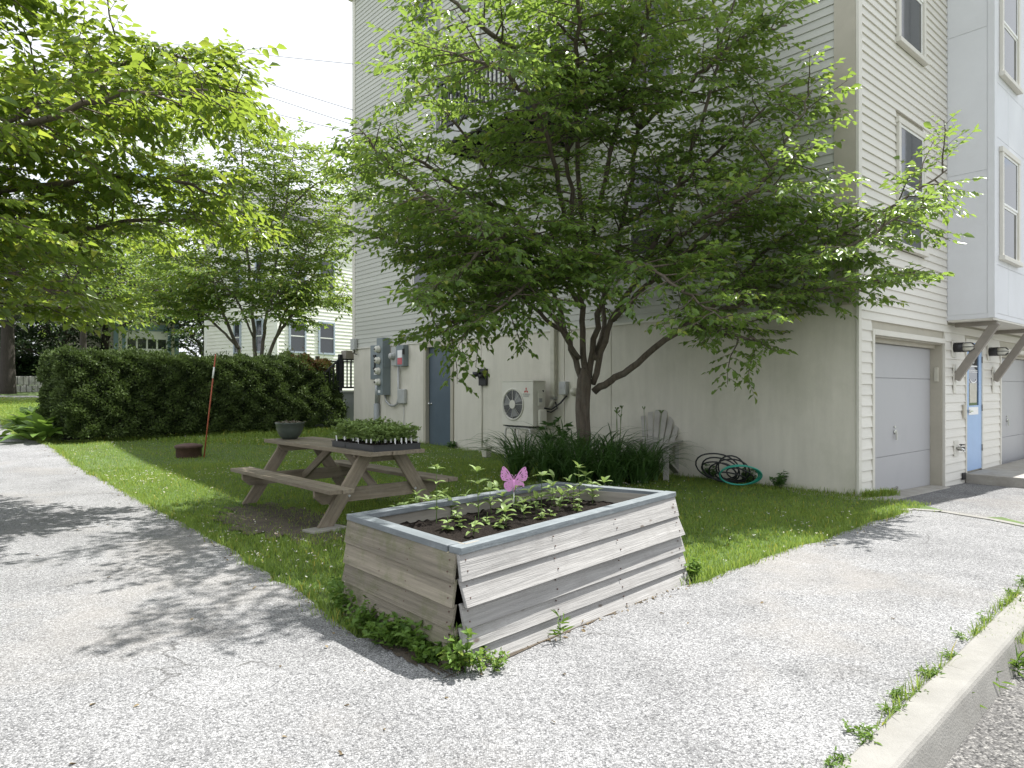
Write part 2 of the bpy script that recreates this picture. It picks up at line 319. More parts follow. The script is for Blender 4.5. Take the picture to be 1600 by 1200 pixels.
# ------------------------------------------------------------------ ground, path, driveway, road
PATH_PX = [(0,646),(4,664),(28,682),(58,690),(80,698),(122,730),(192,769),(252,800),(364,863),(455,919),(518,965),(560,1000)]
edgeL = [gpt(*p) for p in PATH_PX]
edgeR = [gpt(*p) for p in [(1060,918),(1094,908),(1160,884),(1229,861),(1296,839),(1350,822),(1397,808),(1425,799)]]
drv = [gp(1425,797,0), gp(1500,805,0), gp(1600,823,0)]
kd = Vector((.726,.687,0)); kn = Vector((.687,-.726,0)); k0 = Vector((1.62,2.95,0))
kerbA = k0 - kd*14; kerbB = k0 + kd*5.2
def jag(pl, am, seed):
    rg_ = random.Random(seed); o_ = [pl[0]]
    for a_, b_ in zip(pl[:-1], pl[1:]):
        m = max(1, int((b_-a_).length/.22))
        for k in range(1, m+1):
            q_ = a_.lerp(b_, k/m); o_.append(q_ + Vector((rg_.gauss(0,am), rg_.gauss(0,am), 0)))
    return o_
edgeL = jag(edgeL, .022, 1); edgeR = jag(edgeR, .022, 2)
path_poly = [p for p in edgeL] + [Vector((-.62,3.95,0)), Vector((.6,5.0,0)), Vector((1.3,5.25,0))] + edgeR + drv + [Vector((6.05,5.9,0)), kerbB, kerbA] + [Vector((-30,-6,0)), Vector((-60,22,0)), Vector((-40,25.5,0))]
def inpoly(px, py, poly):
    x = np.asarray(px); y = np.asarray(py); r = np.zeros(x.shape, bool); n = len(poly); j = n - 1
    for i in range(n):
        xi, yi, xj, yj = poly[i][0], poly[i][1], poly[j][0], poly[j][1]
        if yi != yj:
            c = ((yi > y) != (yj > y)) & (x < (xj - xi) * (y - yi) / (yj - yi) + xi); r ^= c
        j = i
    return r
import bmesh
def sheet(name, poly, m, zf, step=1.0):
    bm = bmesh.new(); bm.faces.new([bm.verts.new((p[0], p[1], 0)) for p in poly])
    xs = [p[0] for p in poly]; ys = [p[1] for p in poly]
    for ax, lo, hi in ((0, min(xs), max(xs)), (1, min(ys), max(ys))):
        q = math.ceil(lo/step)*step
        while q < hi:
            co = [0,0,0]; no_ = [0,0,0]; co[ax] = q; no_[ax] = 1
            bmesh.ops.bisect_plane(bm, geom=bm.verts[:]+bm.edges[:]+bm.faces[:], plane_co=co, plane_no=no_, dist=1e-5); q += step
    bmesh.ops.triangulate(bm, faces=bm.faces[:])
    for v in bm.verts: v.co.z = float(zf(v.co.x, v.co.y))
    bmesh.ops.recalc_face_normals(bm, faces=bm.faces[:])
    me = bpy.data.meshes.new(name); bm.to_mesh(me); bm.free()
    if me.polygons[0].normal.z < 0: me.flip_normals()
    return tag(link(name, me, m), kind='structure')
Bi = BM.inverted()
def bl(x, y): return (CX + x*CA - y*SA, CY + x*SA + y*CA)
def drz(x, y):
    lx = (x-CX)*CA + (y-CY)*SA; ly = -(x-CX)*SA + (y-CY)*CA
    return -.10 - .03*np.clip(lx, 0, 5) + 0*ly
dpoly = [Vector((*bl(-.02,-.02),0)), Vector((*bl(-.02,-.9),0))] + [gp(1425,797,0)+Vector((.02,.02,0)), gp(1500,805,0)+Vector((.02,.0,0)), gp(1600,823,0)+Vector((.02,0,0)), Vector((6.07,5.9,0)), Vector((9,3.5,0)), Vector((30,14,0)), Vector((*bl(24,-.02),0))]
def ground_z(x, y):
    z = gz(x, y) - .012
    lx = (x-CX)*CA + (y-CY)*SA; ly = -(x-CX)*SA + (y-CY)*CA
    inb = (lx > .3) & (ly > -.9); z = np.where(inb, z - .5, z)
    rd = (x-k0.x)*kn.x + (y-k0.y)*kn.y
    z = np.where(rd > -.05, z - .5, z)
    near = np.zeros(np.shape(x), bool)
    for dx in (-.42,0,.42):
        for dy in (-.42,0,.42): near |= inpoly(x+dx, y+dy, dpoly)
    z = np.where((lx > -.1) & near, z - .5, z)
    return z
def geo(lo, hi, st, far):
    a = np.arange(lo, hi + st/2, st); e = st * 1.35 ** np.arange(1, 40); e = np.cumsum(e); e = e[e < far]
    return np.concatenate([(lo - e)[::-1], a, hi + e])
gx = geo(-26, 12, .4, 900); gy = geo(-3, 42, .4, 900)
X, Yg = np.meshgrid(gx, gy); Zg = ground_z(X, Yg)
nx, ny = len(gx), len(gy)
ii = (np.arange(ny-1)[:,None]*nx + np.arange(nx-1)[None,:]).ravel()
tag(link('ground', npmesh('ground', np.stack([X,Yg,Zg],-1), np.stack([ii,ii+1,ii+nx+1,ii+nx],-1), smooth=True), K['lawn']), kind='structure')
sheet('path', path_poly, K['path'], lambda x, y: gz(x, y) + .006, .7)
sheet('driveway', dpoly, K['drive'], drz, 1.5)
rpoly = [k0 + kn*.2 - kd*15, k0 + kn*.2 + kd*6.6, Vector((8.2,5.2,0)), Vector((28,12,0)), Vector((30,-12,0)), Vector((-8,-18,0))]
sheet('road', rpoly, K['road'], lambda x, y: -.125 + 0*x, 2)
# kerb: rounded concrete section swept along the path edge
pr = [(0,-.3),(0,.018),(.012,.028),(.125,.03),(.142,.026),(.155,.017),(.163,.004),(.168,-.012),(.2,-.13),(.2,-.3)]
pts = [k0 - kd*14, k0 - kd*5, k0, k0 + kd*1.6, k0 + kd*3.2, k0 + kd*4.6, k0 + kd*5.4 + kn*.12, k0 + kd*6.1 + kn*.4, k0 + kd*6.6 + kn*.9]
kb = MB(); vs = []
for i, p in enumerate(pts):
    d = (pts[min(i+1,len(pts)-1)] - pts[max(i-1,0)]).normalized(); nn = Vector((d.y,-d.x,0))
    for a_, b_ in pr: vs.append(p + nn*a_ + Vector((0,0,b_)))
n_ = len(pr); fs = [(i*n_+k, i*n_+k+1, (i+1)*n_+k+1, (i+1)*n_+k) for i in range(len(pts)-1) for k in range(n_-1)]
kb.add(vs, fs, False); o = kb.build('kerb', K['kerb']); tag(o, kind='structure')
# narrow concrete edging where the path meets the driveway
ed = MB(); q = [gp(1412,799,0), gp(1425,797,0), gp(1470,800,0), gp(1500,805,0), gp(1550,813,0), gp(1600,823,0), gp(1690,842,0)]
for i in range(len(q)-1):
    a_, b_ = q[i], q[i+1]; d = (b_-a_).normalized(); nn = Vector((-d.y,d.x,0))*.05
    ed.hexa([a_-nn-Vector((0,0,.3)), b_-nn-Vector((0,0,.3)), b_+nn-Vector((0,0,.3)), a_+nn-Vector((0,0,.3)), a_-nn+Vector((0,0,.016)), b_-nn+Vector((0,0,.016)), b_+nn+Vector((0,0,.016)), a_+nn+Vector((0,0,.016))])
tag(ed.build('path_edging', K['kerb']), kind='structure')
# bare worn earth under the picnic table and beside the planter
def blob(name, c, rx, ry, rot, m, dz, seed):
    rg = random.Random(seed); ps = []
    for k in range(64):
        t = 2*math.pi*k/64; r_ = 1 + rg.uniform(-.3,.3); x = rx*r_*math.cos(t); y = ry*r_*math.sin(t)
        ps.append(Vector((c[0]+x*math.cos(rot)-y*math.sin(rot), c[1]+x*math.sin(rot)+y*math.cos(rot), 0)))
    return sheet(name, ps, m, lambda x, y: gz(x, y)+dz, .4)
blob('bare_earth', (-2.55,7.5), 1.25, .5, R(131), K['dirt'], .004, 3)
# dirt strip along the planter's foot
blob('dirt_strip', (.52,4.34), 1.02, .065, R(48), K['dirt'], .011, 5)
blob('dirt_strip', (-.62,3.80), .42, .07, R(131), K['dirt'], .011, 6)
# far road on the left, on the rise
fr = [Vector((-46,30,0)), Vector((-24.5,30.5,0)), Vector((-14,40,0)), Vector((-15,45,0)), Vector((-26,35.5,0)), Vector((-46,35,0))]
sheet('far_road', fr, K['drive'], lambda x, y: gz(x, y)+.02, 2)
# ------------------------------------------------------------------ the apartment building
H = 12.9; LA = 14.3; LB = 16.0; FT = 2.63
bld = thing('apartment_building', 'large apartment building with cream clapboard above a painted concrete base and garages', 'building', BM)
def sub(iv, lo, hi):
    o_ = []
    for a_, b_ in iv:
        if hi <= a_ or lo >= b_: o_.append((a_, b_)); continue
        if a_ < lo: o_.append((a_, lo))
        if hi < b_: o_.append((hi, b_))
    return o_
DY0, DY1 = ya(702.7), ya(669.5)                                   # grey service door
dF0, dF1 = DY0-.17, DY1+.20; DZT = 2.5
G1 = (.5, 3.43, 2.22); G2 = (6.78, 9.7, 2.2); BDX = (4.58, 5.49, 2.3)
core = MB()
core.box(.16, LB, .26, LA, -.6, H)
core.box(.012, LB, .012, .26, G1[2], H); core.box(.012, G1[0], .012, .26, -.6, G1[2]); core.box(G1[1], G2[0], .012, .26, -.6, G1[2])
core.box(G2[1], LB, .012, .26, -.6, G1[2]); core.box(.012, .16, .26, LA, FT, H)
core.build('wall_core', K['trim'], bld)
jn = [.014, ya(955), ya(868)-.25, ya(752), dF0]
for i in range(len(jn)-1): MB().box(0, .155, jn[i]+.006, jn[i+1]-.006, -.5, FT).build('foundation_panel', K['found'], bld, bevel=.006)
MB().box(0, .155, dF1+.004, LA, -.5, FT).build('foundation_panel', K['found'], bld, bevel=.006)
MB().box(0, .155, dF0, dF1, DZT+.18, FT).build('foundation_panel', K['found'], bld)
MB().box(.02, .158, dF0, dF1, -.5, .045).build('door_sill', K['conc'], bld)
# openings on the garden wall (y0,y1,z0,z1)
winA = [(2.95,3.95,3.7,5.5),(10.05,11.05,3.75,5.5),(2.95,3.95,6.75,8.55),(10.05,11.05,9.7,11.4)]
balA = (4.75, 7.35, 6.42)
opA = [(a-.1,b+.1,c-.09,d+.1) for a,b,c,d in winA] + [(5.2,6.9,6.5,8.7)]
EX = .123
def board_A(y0, y1, z, h):
    m = MB(); m.prism([(-.019,0),(.012,0),(.012,h+.012),(-.003,h+.012)], 'y', 0, y1-y0)
    return m.mesh('siding_board')
cache = {}
z = FT + .03
while z < H - .02:
    h = min(EX, H - z); iv = [(.31, LA-.12)]
    for a,b,c,d in opA:
        if z + h > c and z < d: iv = sub(iv, a, b)
    for a,b in iv:
        if b-a < .03: continue
        k = (round(b-a,3), round(h,3))
        if k not in cache: cache[k] = board_A(a, b, z, h)
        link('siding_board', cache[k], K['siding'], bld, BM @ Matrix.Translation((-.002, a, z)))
    z += EX
MB().box(-.028, .012, .31, LA-.12, FT-.012, FT+.028).build('base_flashing', K['trimlt'], bld)
# openings on garage front
winB = [(1.4,2.36,3.62,5.42),(1.4,2.36,6.68,8.48)]
opB = [(a-.09,b+.09,c-.08,d+.09) for a,b,c,d in winB] + [(G1[0]-.07,G1[1]+.02,-1,G1[2]+.09),(G2[0]-.07,G2[1]+.07,-1,G2[2]+.09),(BDX[0]-.05,BDX[1]+.06,-1,BDX[2]+.1),(3.56,12.5,2.62,H)]
z = -.28
while z < H - .02:
    ex = .15 if z < 2.3 else EX
    h = min(ex, H - z); iv = [(.075, LB-.1)]
    for a,b,c,d in opB:
        if z + h > c + .03 and z < d - .01: iv = sub(iv, a, b)
    for a,b in iv:
        if b-a < .03 or a > 10.3: continue
        m = MB(); m.prism([(-.026,0),(.012,0),(.012,h+.012),(-.003,h+.012)], 'x', 0, b-a)
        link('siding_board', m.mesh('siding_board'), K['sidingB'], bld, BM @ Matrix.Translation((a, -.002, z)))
    z += ex
MB().box(-.032, .012, .014, .31, FT-.02, H).build('corner_board', K['trim'], bld, bevel=.004)  # garden side takes the darker trim, its shade put into the colour
MB().box(-.034, .075, -.03, .012, FT-.02, H).build('corner_board', K['trimlt'], bld, bevel=.004)
MB().box(-.02, .075, -.026, .012, -.5, FT-.02).build('corner_board', K['trimlt'], bld, bevel=.004)
MB().box(-.03, .012, .272, .296, FT-.02, H).build('corner_strip', K['trimlt'], bld)
MB().box(-.035, .012, LA-.12, LA+.03, FT-.1, H).build('corner_board', K['trimlt'], bld, bevel=.004)
MB().box(-.12, LB, -.12, LA+.12, H, H+.2).build('roof_eave', K['trimlt'], bld)
def window(par, fr, w_, h_, sash=True, screen=None):
    """fr: frame matrix with x right along the wall, -y out of the wall, z up, origin bottom left of the glass opening"""
    t = MB(); q = .085
    t.box(-q, 0, -.05, .0, -.0, h_); t.box(w_, w_+q, -.05, .0, 0, h_); t.box(-q-.02, w_+q+.02, -.055, 0, h_, h_+q)
    wn = t.build('window', K['trimlt'], par, fr, bevel=.004)
    MB().box(-q-.03, w_+q+.03, -.085, 0, -.07, 0).build('sill', K['trimlt'], wn, fr, bevel=.005)
    for a,b,dy in ((0, h_/2, -.02), (h_/2, h_, -.034)):
        s_ = MB(); e = .04
        s_.box(0, e, dy, dy+.02, a, b); s_.box(w_-e, w_, dy, dy+.02, a, b); s_.box(e, w_-e, dy, dy+.02, a, a+e); s_.box(e, w_-e, dy, dy+.02, b-e, b)
        s_.build('sash', K['white'], wn, fr, bevel=.003)
        MB().box(e, w_-e, dy+.008, dy+.013, a+e, b-e).build('pane', screen or K['glass'], wn, fr)
    return wn
def frA(y, z): return BM @ Matrix.Translation((-.012, y, z)) @ Matrix.Rotation(R(-90), 4, 'Z')   # x local runs to -y
def frB(x, z, y=-.012): return BM @ Matrix.Translation((x, y, z))
for a,b,c,d in winA: window(bld, frA(b, c), b-a, d-c, screen=K['glass'])
for a,b,c,d in winB: window(bld, frB(a, c), b-a, d-c)
# garage doors: panels, handle, jamb trim
def garage(g, y=.2, full=True):
    x0, x1, zt = g; zb = -.115 - .03*x0
    jt = MB(); jt.box(x0-.07, x0, -.035, .02, -.45, zt+.08); jt.box(x1, x1+.02, -.03, .02, -.45, zt+.08); jt.box(x0, x1, -.035, .02, zt, zt+.08)
    jt.build('garage_trim', K['trimlt'], bld, bevel=.004)
    rv = MB(); rv.box(x0-.002, x0+.02, .02, .258, -.45, zt); rv.box(x1-.02, x1+.002, .02, .258, -.45, zt); rv.box(x0+.02, x1-.02, .02, .258, zt-.02, zt+.004); rv.box(x0+.02, x1-.02, .12, .19, zt-.08, zt-.02)
    rv.build('garage_jamb', K['trim'], bld)
    dr = MB(); dr.box(x0+.02, x1-.02, .215, .25, -.4, zt-.02); gd = dr.build('garage_door', K['garage'], bld)
    zs = [zb-.08, .42, 1.62, zt-.085]
    for i in range(3): MB().box(x0+.024, x1-.024, .192, .215, zs[i]+.003, zs[i+1]-.003).build('panel', K['garage'], gd, bevel=.003)
    hd = MB(); xm = (x0+x1)/2 - .15; hd.cyl((xm,.195,.78),(xm,.165,.78),.035,n=14); hd.box(xm-.012,xm+.012,.15,.168,.66,.79); hd.cyl((xm,.19,.86),(xm,.175,.86),.018,n=10)
    hd.build('handle', K['chrome'], gd)
    lh = MB(); lh.box(xm-.1, xm+.1, .17, .19, zb+.03, zb+.05); lh.box(xm-.1,xm-.08,.17,.19,zb+.0,zb+.05); lh.box(xm+.06,xm+.1,.165,.19,zb-.01,zb+.06); lh.build('lift_handle', K['chrome'], gd)
    return gd
garage(G1); garage(G2)
MB().hexa([(.5,-.2,-.4),(3.4,-.16,-.4),(3.4,.19,-.4),(.5,.19,-.4),(.5,-.2,-.108),(3.4,-.12,-.19),(3.4,.19,-.185),(.5,.19,-.102)]).build('garage_apron', K['conc'], bld, bevel=.01)
kp = MB(); kp.box(3.385, 3.41, .06, .13, 1.57, 1.82); kp.build('keypad', K['potwhite'], bld, bevel=.012)
# blue entrance door
bt = MB(); bt.box(BDX[0]-.05, BDX[0], -.035, .012, -.06, BDX[2]+.06); bt.box(BDX[1], BDX[1]+.06, -.035, .012, -.06, BDX[2]+.06); bt.box(BDX[0], BDX[1], -.035, .012, BDX[2], BDX[2]+.06)
bt.build('door_trim', K['trimlt'], bld)
b0, b1 = BDX[0], BDX[1]; gl = (b0+.16, b1-.16, 1.15, 2.14)
d = MB(); d.box(b0, gl[0], -.02, .008, -.04, BDX[2]); d.box(gl[1], b1, -.02, .008, -.04, BDX[2]); d.box(gl[0], gl[1], -.02, .008, -.04, gl[2]); d.box(gl[0], gl[1], -.02, .008, gl[3], BDX[2])
bd = d.build('entrance_door', K['blue'], bld, bevel=.003); bd['label'] = 'pale blue entrance door with a tall glass pane'
MB().box(gl[0], gl[1], -.004, .004, gl[2], gl[3]).build('pane', K['glass'], bd)
g = MB()
for t in range(10):
    a0 = R(200+t*14); a1 = R(200+(t+1)*14); c = ((gl[0]+gl[1])/2, 1.66)
    g.bar((c[0]+.2*math.cos(a0), -.0075, c[1]+.09*math.sin(a0)), (c[0]+.2*math.cos(a1), -.0075, c[1]+.09*math.sin(a1)), .005, .022, (0,0,1))
g.box(gl[0]+.06, gl[1]-.06, -.009, -.005, 1.86, 1.885); g.box(gl[0]+.05, gl[1]-.05, -.009, -.005, 1.76, 1.77); g.box(gl[0]+.05, gl[1]-.05, -.009, -.005, 1.79, 1.80)
for k in range(9):
    a0 = R(90+k*32); a1 = R(90+(k+1)*32); cx_ = gl[0]+.30
    g.bar((cx_+.06*math.cos(a0),-.0075,2.0+.07*math.sin(a0)),(cx_+.06*math.cos(a1),-.0075,2.0+.07*math.sin(a1)),.005,.015,(0,0,1))
g.build('door_decal', K['reflect'], bd)
MB().box(gl[0]+.08, gl[1]-.1, -.009, -.005, 1.2, 1.56).build('posted_notice', K['potwhite'], bd)
MB().box(b0+.13, b1-.22, -.026, -.0205, .98, 1.12).build('door_plate', K['reflect'], bd)
hd = MB(); hd.cyl((b0+.09,-.02,1.05),(b0+.09,-.07,1.05),.028,n=14); hd.bar((b0+.09,-.065,1.05),(b0+.2,-.065,1.05),.02,.02); hd.build('handle', K['chrome'], bd)
for zq in (.35, 1.1, 2.0): MB().cyl((b1+.005,-.03,zq-.06),(b1+.005,-.03,zq+.06),.012,n=8).build('hinge', K['bracket'], bd)
# projecting bay
bay = MB(); bay.box(3.56, 12.5, -.69, -.004, 2.62, H); by = bay.build('bay', K['bay'], bld)
def bayp(x0,x1,z0,z1): MB().box(x0, x1, -.698, -.6905, z0, z1).build('bay_panel', K['bay'], by, bevel=.002)
zsb = [2.7, 3.5, 5.6, 6.5, 8.6, H]
for i in range(5):
    for x0,x1 in ((3.68,4.36),(4.37,5.56),(5.57,7.2),(7.21,9.0)): bayp(x0, x1, zsb[i]+.003, zsb[i+1]-.003)
for i,(z0,z1) in enumerate(((2.7,5.05),(5.06,7.4),(7.41,H))): MB().box(3.5525, 3.559, -.6, -.03, z0, z1-.006).build('bay_panel', K['bay'], by, bevel=.002)
MB().box(3.545, 3.676, -.705, -.6905, 2.62, H).build('corner_board', K['bay'], by); MB().box(3.545, 3.559, -.6905, -.606, 2.62, H).build('corner_board', K['bay'], by)
MB().box(3.57, 12.4, -.68, -.03, 2.59, 2.619).build('soffit', K['trimlt'], by)
for x0 in (3.92, 6.3):
    for z0 in (3.66, 6.7): window(bld, frB(x0, z0, -.7), .92, 1.72)
for xq in (3.9, 6.2):
    s_ = MB(); s_.bar((xq,-.05,1.62),(xq,-.64,2.56),.09,.13,(0,0,1)); s_.box(xq-.05,xq+.05,-.66,-.05,2.52,2.588); br = s_.build('bay_strut', K['bracket'], bld, bevel=.006)
    MB().box(xq-.06, xq+.06, -.045, -.022, 1.38, 1.88).build('wall_plate', K['trimlt'], br, bevel=.004)
# entrance step
MB().box(4.5, 11.5, -1.25, -.03, -.45, -.062).build('entrance_step', K['conc'], bld, bevel=.015)
# grey service door with frame
fr_ = MB(); fr_.box(-.03, .16, dF0+.002, dF0+.11, .046, DZT+.18); fr_.box(-.03, .16, dF1-.11, dF1-.002, .046, DZT+.18); fr_.box(-.03, .16, dF0+.11, dF1-.11, DZT, DZT+.176)
fr_.build('door_frame', K['trim'], bld, bevel=.004)
dd = MB(); dd.box(.085, .13, dF0+.11, dF1-.11, .05, DZT); sdo = dd.build('service_door', K['slate'], bld, bevel=.003); sdo['label'] = 'slate blue steel service door with a round knob'
kn_ = MB(); kn_.lathe([(0,0),(.03,0),(.03,.01),(.014,.015),(.014,.05),(.03,.06),(.032,.08),(.02,.095),(0,.1)], 16)
kob = kn_.build('knob', K['chrome'], sdo, BM @ Matrix.Translation((.085, dF1-.11-.09, 1.08)) @ Matrix.Rotation(R(-90), 4, 'Y'))
MB().box(.0795, .0845, dF1-.116, dF1-.11, .05, DZT).build('weather_strip', K['black'], sdo)
# balcony
y0, y1, z0 = balA; D = 1.95
bp = MB(); bp.box(-D, -.025, y0, y1, z0, z0+.06); bal = bp.build('balcony', K['bracket'], bld)
js = MB(); js.box(-D, -.03, y0, y0+.05, z0-.2, z0); js.box(-D, -.03, y1-.05, y1, z0-.2, z0); js.box(-D+.001, -D+.05, y0+.05, y1-.05, z0-.2, z0)
k = y0+.4
while k < y1-.1: js.box(-D+.06, -.03, k, k+.045, z0-.18, z0); k += .4
js.build('joist_frame', K['rail'], bal)  # near-black colour stands for the shadow under the balcony
MB().box(-D-.02, -D-.001, y0-.02, y1+.02, z0-.2, z0+.05).build('fascia', K['greylt'], bal)
for yy in (y0+.05, y1-.05): MB().box(-D+.005, -D+.105, yy-.05, yy+.05, z0+.06, z0+2.9).build('post', K['greylt'], bal)
rl = MB(); rl.box(-D+.02, -D+.08, y0+.1, y1-.1, z0+.14, z0+.19); rl.box(-D+.01, -D+.09, y0+.1, y1-.1, z0+1.02, z0+1.07)
for yy in (y0+.05, y1-.05): rl.box(-D+.105, -.03, yy-.03, yy+.03, z0+.14, z0+.19); rl.box(-D+.105, -.03, yy-.04, yy+.04, z0+1.02, z0+1.07)
rl.build('rail', K['rail'], bal)
bmesh_bal = MB().box(-.014, .014, -.014, .014, 0, .83).mesh('baluster')
k = y0+.2
while k < y1-.15: link('baluster', bmesh_bal, K['rail'], bal, BM @ Matrix.Translation((-D+.05, k, z0+.19))); k += .12
for yy in (y0+.05, y1-.05):
    k = -D+.2
    while k < -.1: link('baluster', bmesh_bal, K['rail'], bal, BM @ Matrix.Translation((k, yy, z0+.19))); k += .12
MB().box(-.02, .012, 5.2, 6.9, 6.5, 8.7).build('balcony_door', K['white'], bld); MB().box(-.026, -.021, 5.3, 6.0, 6.6, 8.6).build('pane', K['glass'], bld); MB().box(-.026, -.021, 6.1, 6.8, 6.6, 8.6).build('pane', K['glass'], bld)
# ------------------------------------------------------------------ fixtures on the walls (things of their own)
def fix(name, label, cat, x, y, z, group=None): return thing(name, label, cat, BM @ Matrix.Translation((x, y, z)), group)
t = fix('downspout', 'white downspout running down the clapboard between two upper windows', 'downspout', -.07, ya(750), FT-.05)
MB().tube([(0,0,.25),(0,0,H-FT)], .05, 10).build('pipe', K['white'], t); MB().tube([(0,0,.3),(-.0,0,.12),(-.03,-.02,.0)], .05, 10).build('elbow', K['white'], t)
for k in range(4): MB().box(-.06,.05,-.065,.065,.8+k*2.4,.84+k*2.4).build('strap', K['white'], t)
t = fix('line_cover', 'pale vertical pipe cover ending in an elbow beside the heat pump', 'pipe cover', -.05, ya(868), 1.25)
MB().box(-.05,.048,-.06,.06,.0,1.55).build('duct', K['potwhite'], t, bevel=.012)
MB().hexa([(-.05,-.06,.0),(.048,-.06,0),(.048,.06,0),(-.05,.06,0),(-.05,-.06,.05),(.048,-.06,.05),(.048,.06,.05),(-.05,.06,.05)]).build('collar', K['greylt'], t)
MB().tube([(0,0,0),(-.02,.06,-.12),(-.08,.22,-.3),(-.16,.36,-.42)], .045, 10).build('elbow', K['potwhite'], t)
# meter bank
t = fix('meter_bank', 'tall grey cabinet with four round electric meters in a column', 'electric meters', 0, 12.22, 1.29)
MB().box(-.25, .0, 0, .32, 0, 1.55).build('cabinet', K['grey'], t, bevel=.008)
MB().box(-.2, -.03, -.012, -.001, .75, 1.2).build('side_cover', K['grey'], t, bevel=.004)
for zq in (1.24,.94,.65,.35):
    m_ = MB(); m_.lathe([(0,0),(.1,0),(.1,.03),(.085,.04),(.085,.10),(.06,.125),(0,.13)], 20)
    o = m_.build('meter', K['meter'], t, PM[t] @ Matrix.Translation((-.25,.19,zq)) @ Matrix.Rotation(R(-90),4,'Y'))
    MB().box(-.395,-.378,.165,.215,zq-.02,zq+.02).build('dial', K['black'], o, PM[t])
MB().box(-.256,-.2505,.12,.24,.06,.13).build('tag_plate', K['reflect'], t)
t = fix('main_switch_box', 'flat grey switch box with a pull handle left of the four meters', 'switch box', 0, 12.56, 1.72)
MB().box(-.12, 0, 0, .55, 0, .95).build('cabinet', K['grey'], t, bevel=.008)
lv = MB(); lv.box(-.15,-.12,.26,.30,.3,.66); lv.box(-.16,-.12,.22,.34,.62,.68); lv.box(-.16,-.12,.22,.34,.28,.33); lv.build('lever', K['black'], t, bevel=.004)
MB().box(-.126,-.1205,.2,.34,.13,.2).build('tag_plate', K['reflect'], t)
t = fix('service_conduit', 'thick grey pipe rising from the ground to the switch box', 'conduit', -.08, 12.82, .1)
MB().cyl((0,0,-.2),(0,0,.95),.085,n=14).build('lower_pipe', K['pvc'], t); MB().cyl((0,0,.95),(0,0,1.62),.055,n=14).build('upper_pipe', K['pipe'], t)
t = fix('single_meter', 'single electric meter on a grey socket left of the service door', 'electric meter', 0, 11.78, 2.08)
MB().box(-.1,0,0,.25,0,.5).build('socket', K['greylt'], t, bevel=.008)
m_ = MB(); m_.lathe([(0,0),(.1,0),(.1,.03),(.085,.04),(.085,.10),(.06,.125),(0,.13)], 20)
m_.build('meter', K['greylt'], t, PM[t] @ Matrix.Translation((-.1,.13,.25)) @ Matrix.Rotation(R(-90),4,'Y'))
t = fix('disconnect_box', 'grey disconnect box with a red and white label near the service door', 'switch box', 0, 11.32, 2.05)
MB().box(-.16,0,0,.36,0,.55).build('cabinet', K['grey'], t, bevel=.01); MB().box(-.166,-.1605,.06,.28,.05,.22).build('red_label', K['redlab'], t); MB().box(-.166,-.1605,.06,.28,.225,.42).build('white_label', K['reflect'], t)
MB().box(-.2,-.15,-.05,.0,.3,.45).build('lever', K['black'], t, bevel=.005)
t = fix('looped_conduit', 'bent metal conduit looping below the meters and along the door head', 'conduit', -.06, 11.72, 1.0)
cv = [(-.04,.62,.3),(-.03,.58,.12),(0,.45,.02),(0,.22,0),(0,.06,.06),(0,0,.2),(0,0,1.05)]
MB().tube(cv, .028, 8).build('lower_run', K['pipe'], t); MB().tube([(0,-.0,1.6),(0,-.01,1.72),(0,-.08,1.8),(0,-.3,1.82),(0,-1.05,1.82),(0,-2.2,1.82)], .026, 8).build('upper_run', K['pipe'], t)
t = fix('phone_box', 'small pale telephone box on the wall left of the service door', 'utility box', 0, 11.38, 1.07)
MB().box(-.1,0,0,.34,0,.38).build('case', K['greylt'], t, bevel=.02); MB().tube([(-.03,.12,0),(-.03,.13,-.9)], .008, 5).build('wire', K['pipe'], t)
t = fix('corner_junction_box', 'pale junction box on the far corner board below the siding', 'utility box', -.036, 14.02, 2.6)
MB().box(-.1,0,0,.24,0,.32).build('case', K['greylt'], t, bevel=.008); MB().tube([(-.05,.1,0),(-.05,.08,-.12),(-.02,-.02,-.14)], .015, 6).build('wire', K['black'], t)
t = fix('black_floodlight', 'black wall floodlight with swivel heads right of the service door', 'floodlight', 0, 8.02, 1.53)
MB().box(-.07,0,0,.26,0,.38).build('backplate', K['black'], t, bevel=.008)
f = MB(); f.cyl((-.07,.2,.26),(-.2,.3,.25),.05,.065,n=12); f.cyl((-.07,.08,.22),(-.18,.12,.2),.03,.05,n=12); f.build('lamp_head', K['black'], t)
MB().cyl((-.2,.3,.25),(-.206,.305,.25),.058,n=12).build('lens', K['chrome'], t)
MB().tube([(-.012,.19,0),(-.012,.19,-1.45)], .01, 5).build('wire', K['potwhite'], t)
t = fix('pump_disconnect', 'small grey disconnect box behind the tree trunk', 'switch box', 0, 5.48, 1.34)
MB().box(-.1,0,0,.19,0,.26).build('case', K['greylt'], t, bevel=.008); MB().box(-.108,-.1005,.03,.16,.12,.22).build('cover', K['pipe'], t, bevel=.003)
t = fix('wall_outlet_bell', 'round cream cable bell beside the tree trunk', 'utility box', 0, 5.3, 1.4)
MB().lathe([(0,0),(.08,0),(.085,.06),(.06,.11),(0,.13)], 18).build('cap', K['potwhite'], t, PM[t] @ Matrix.Rotation(R(-90),4,'Y'))
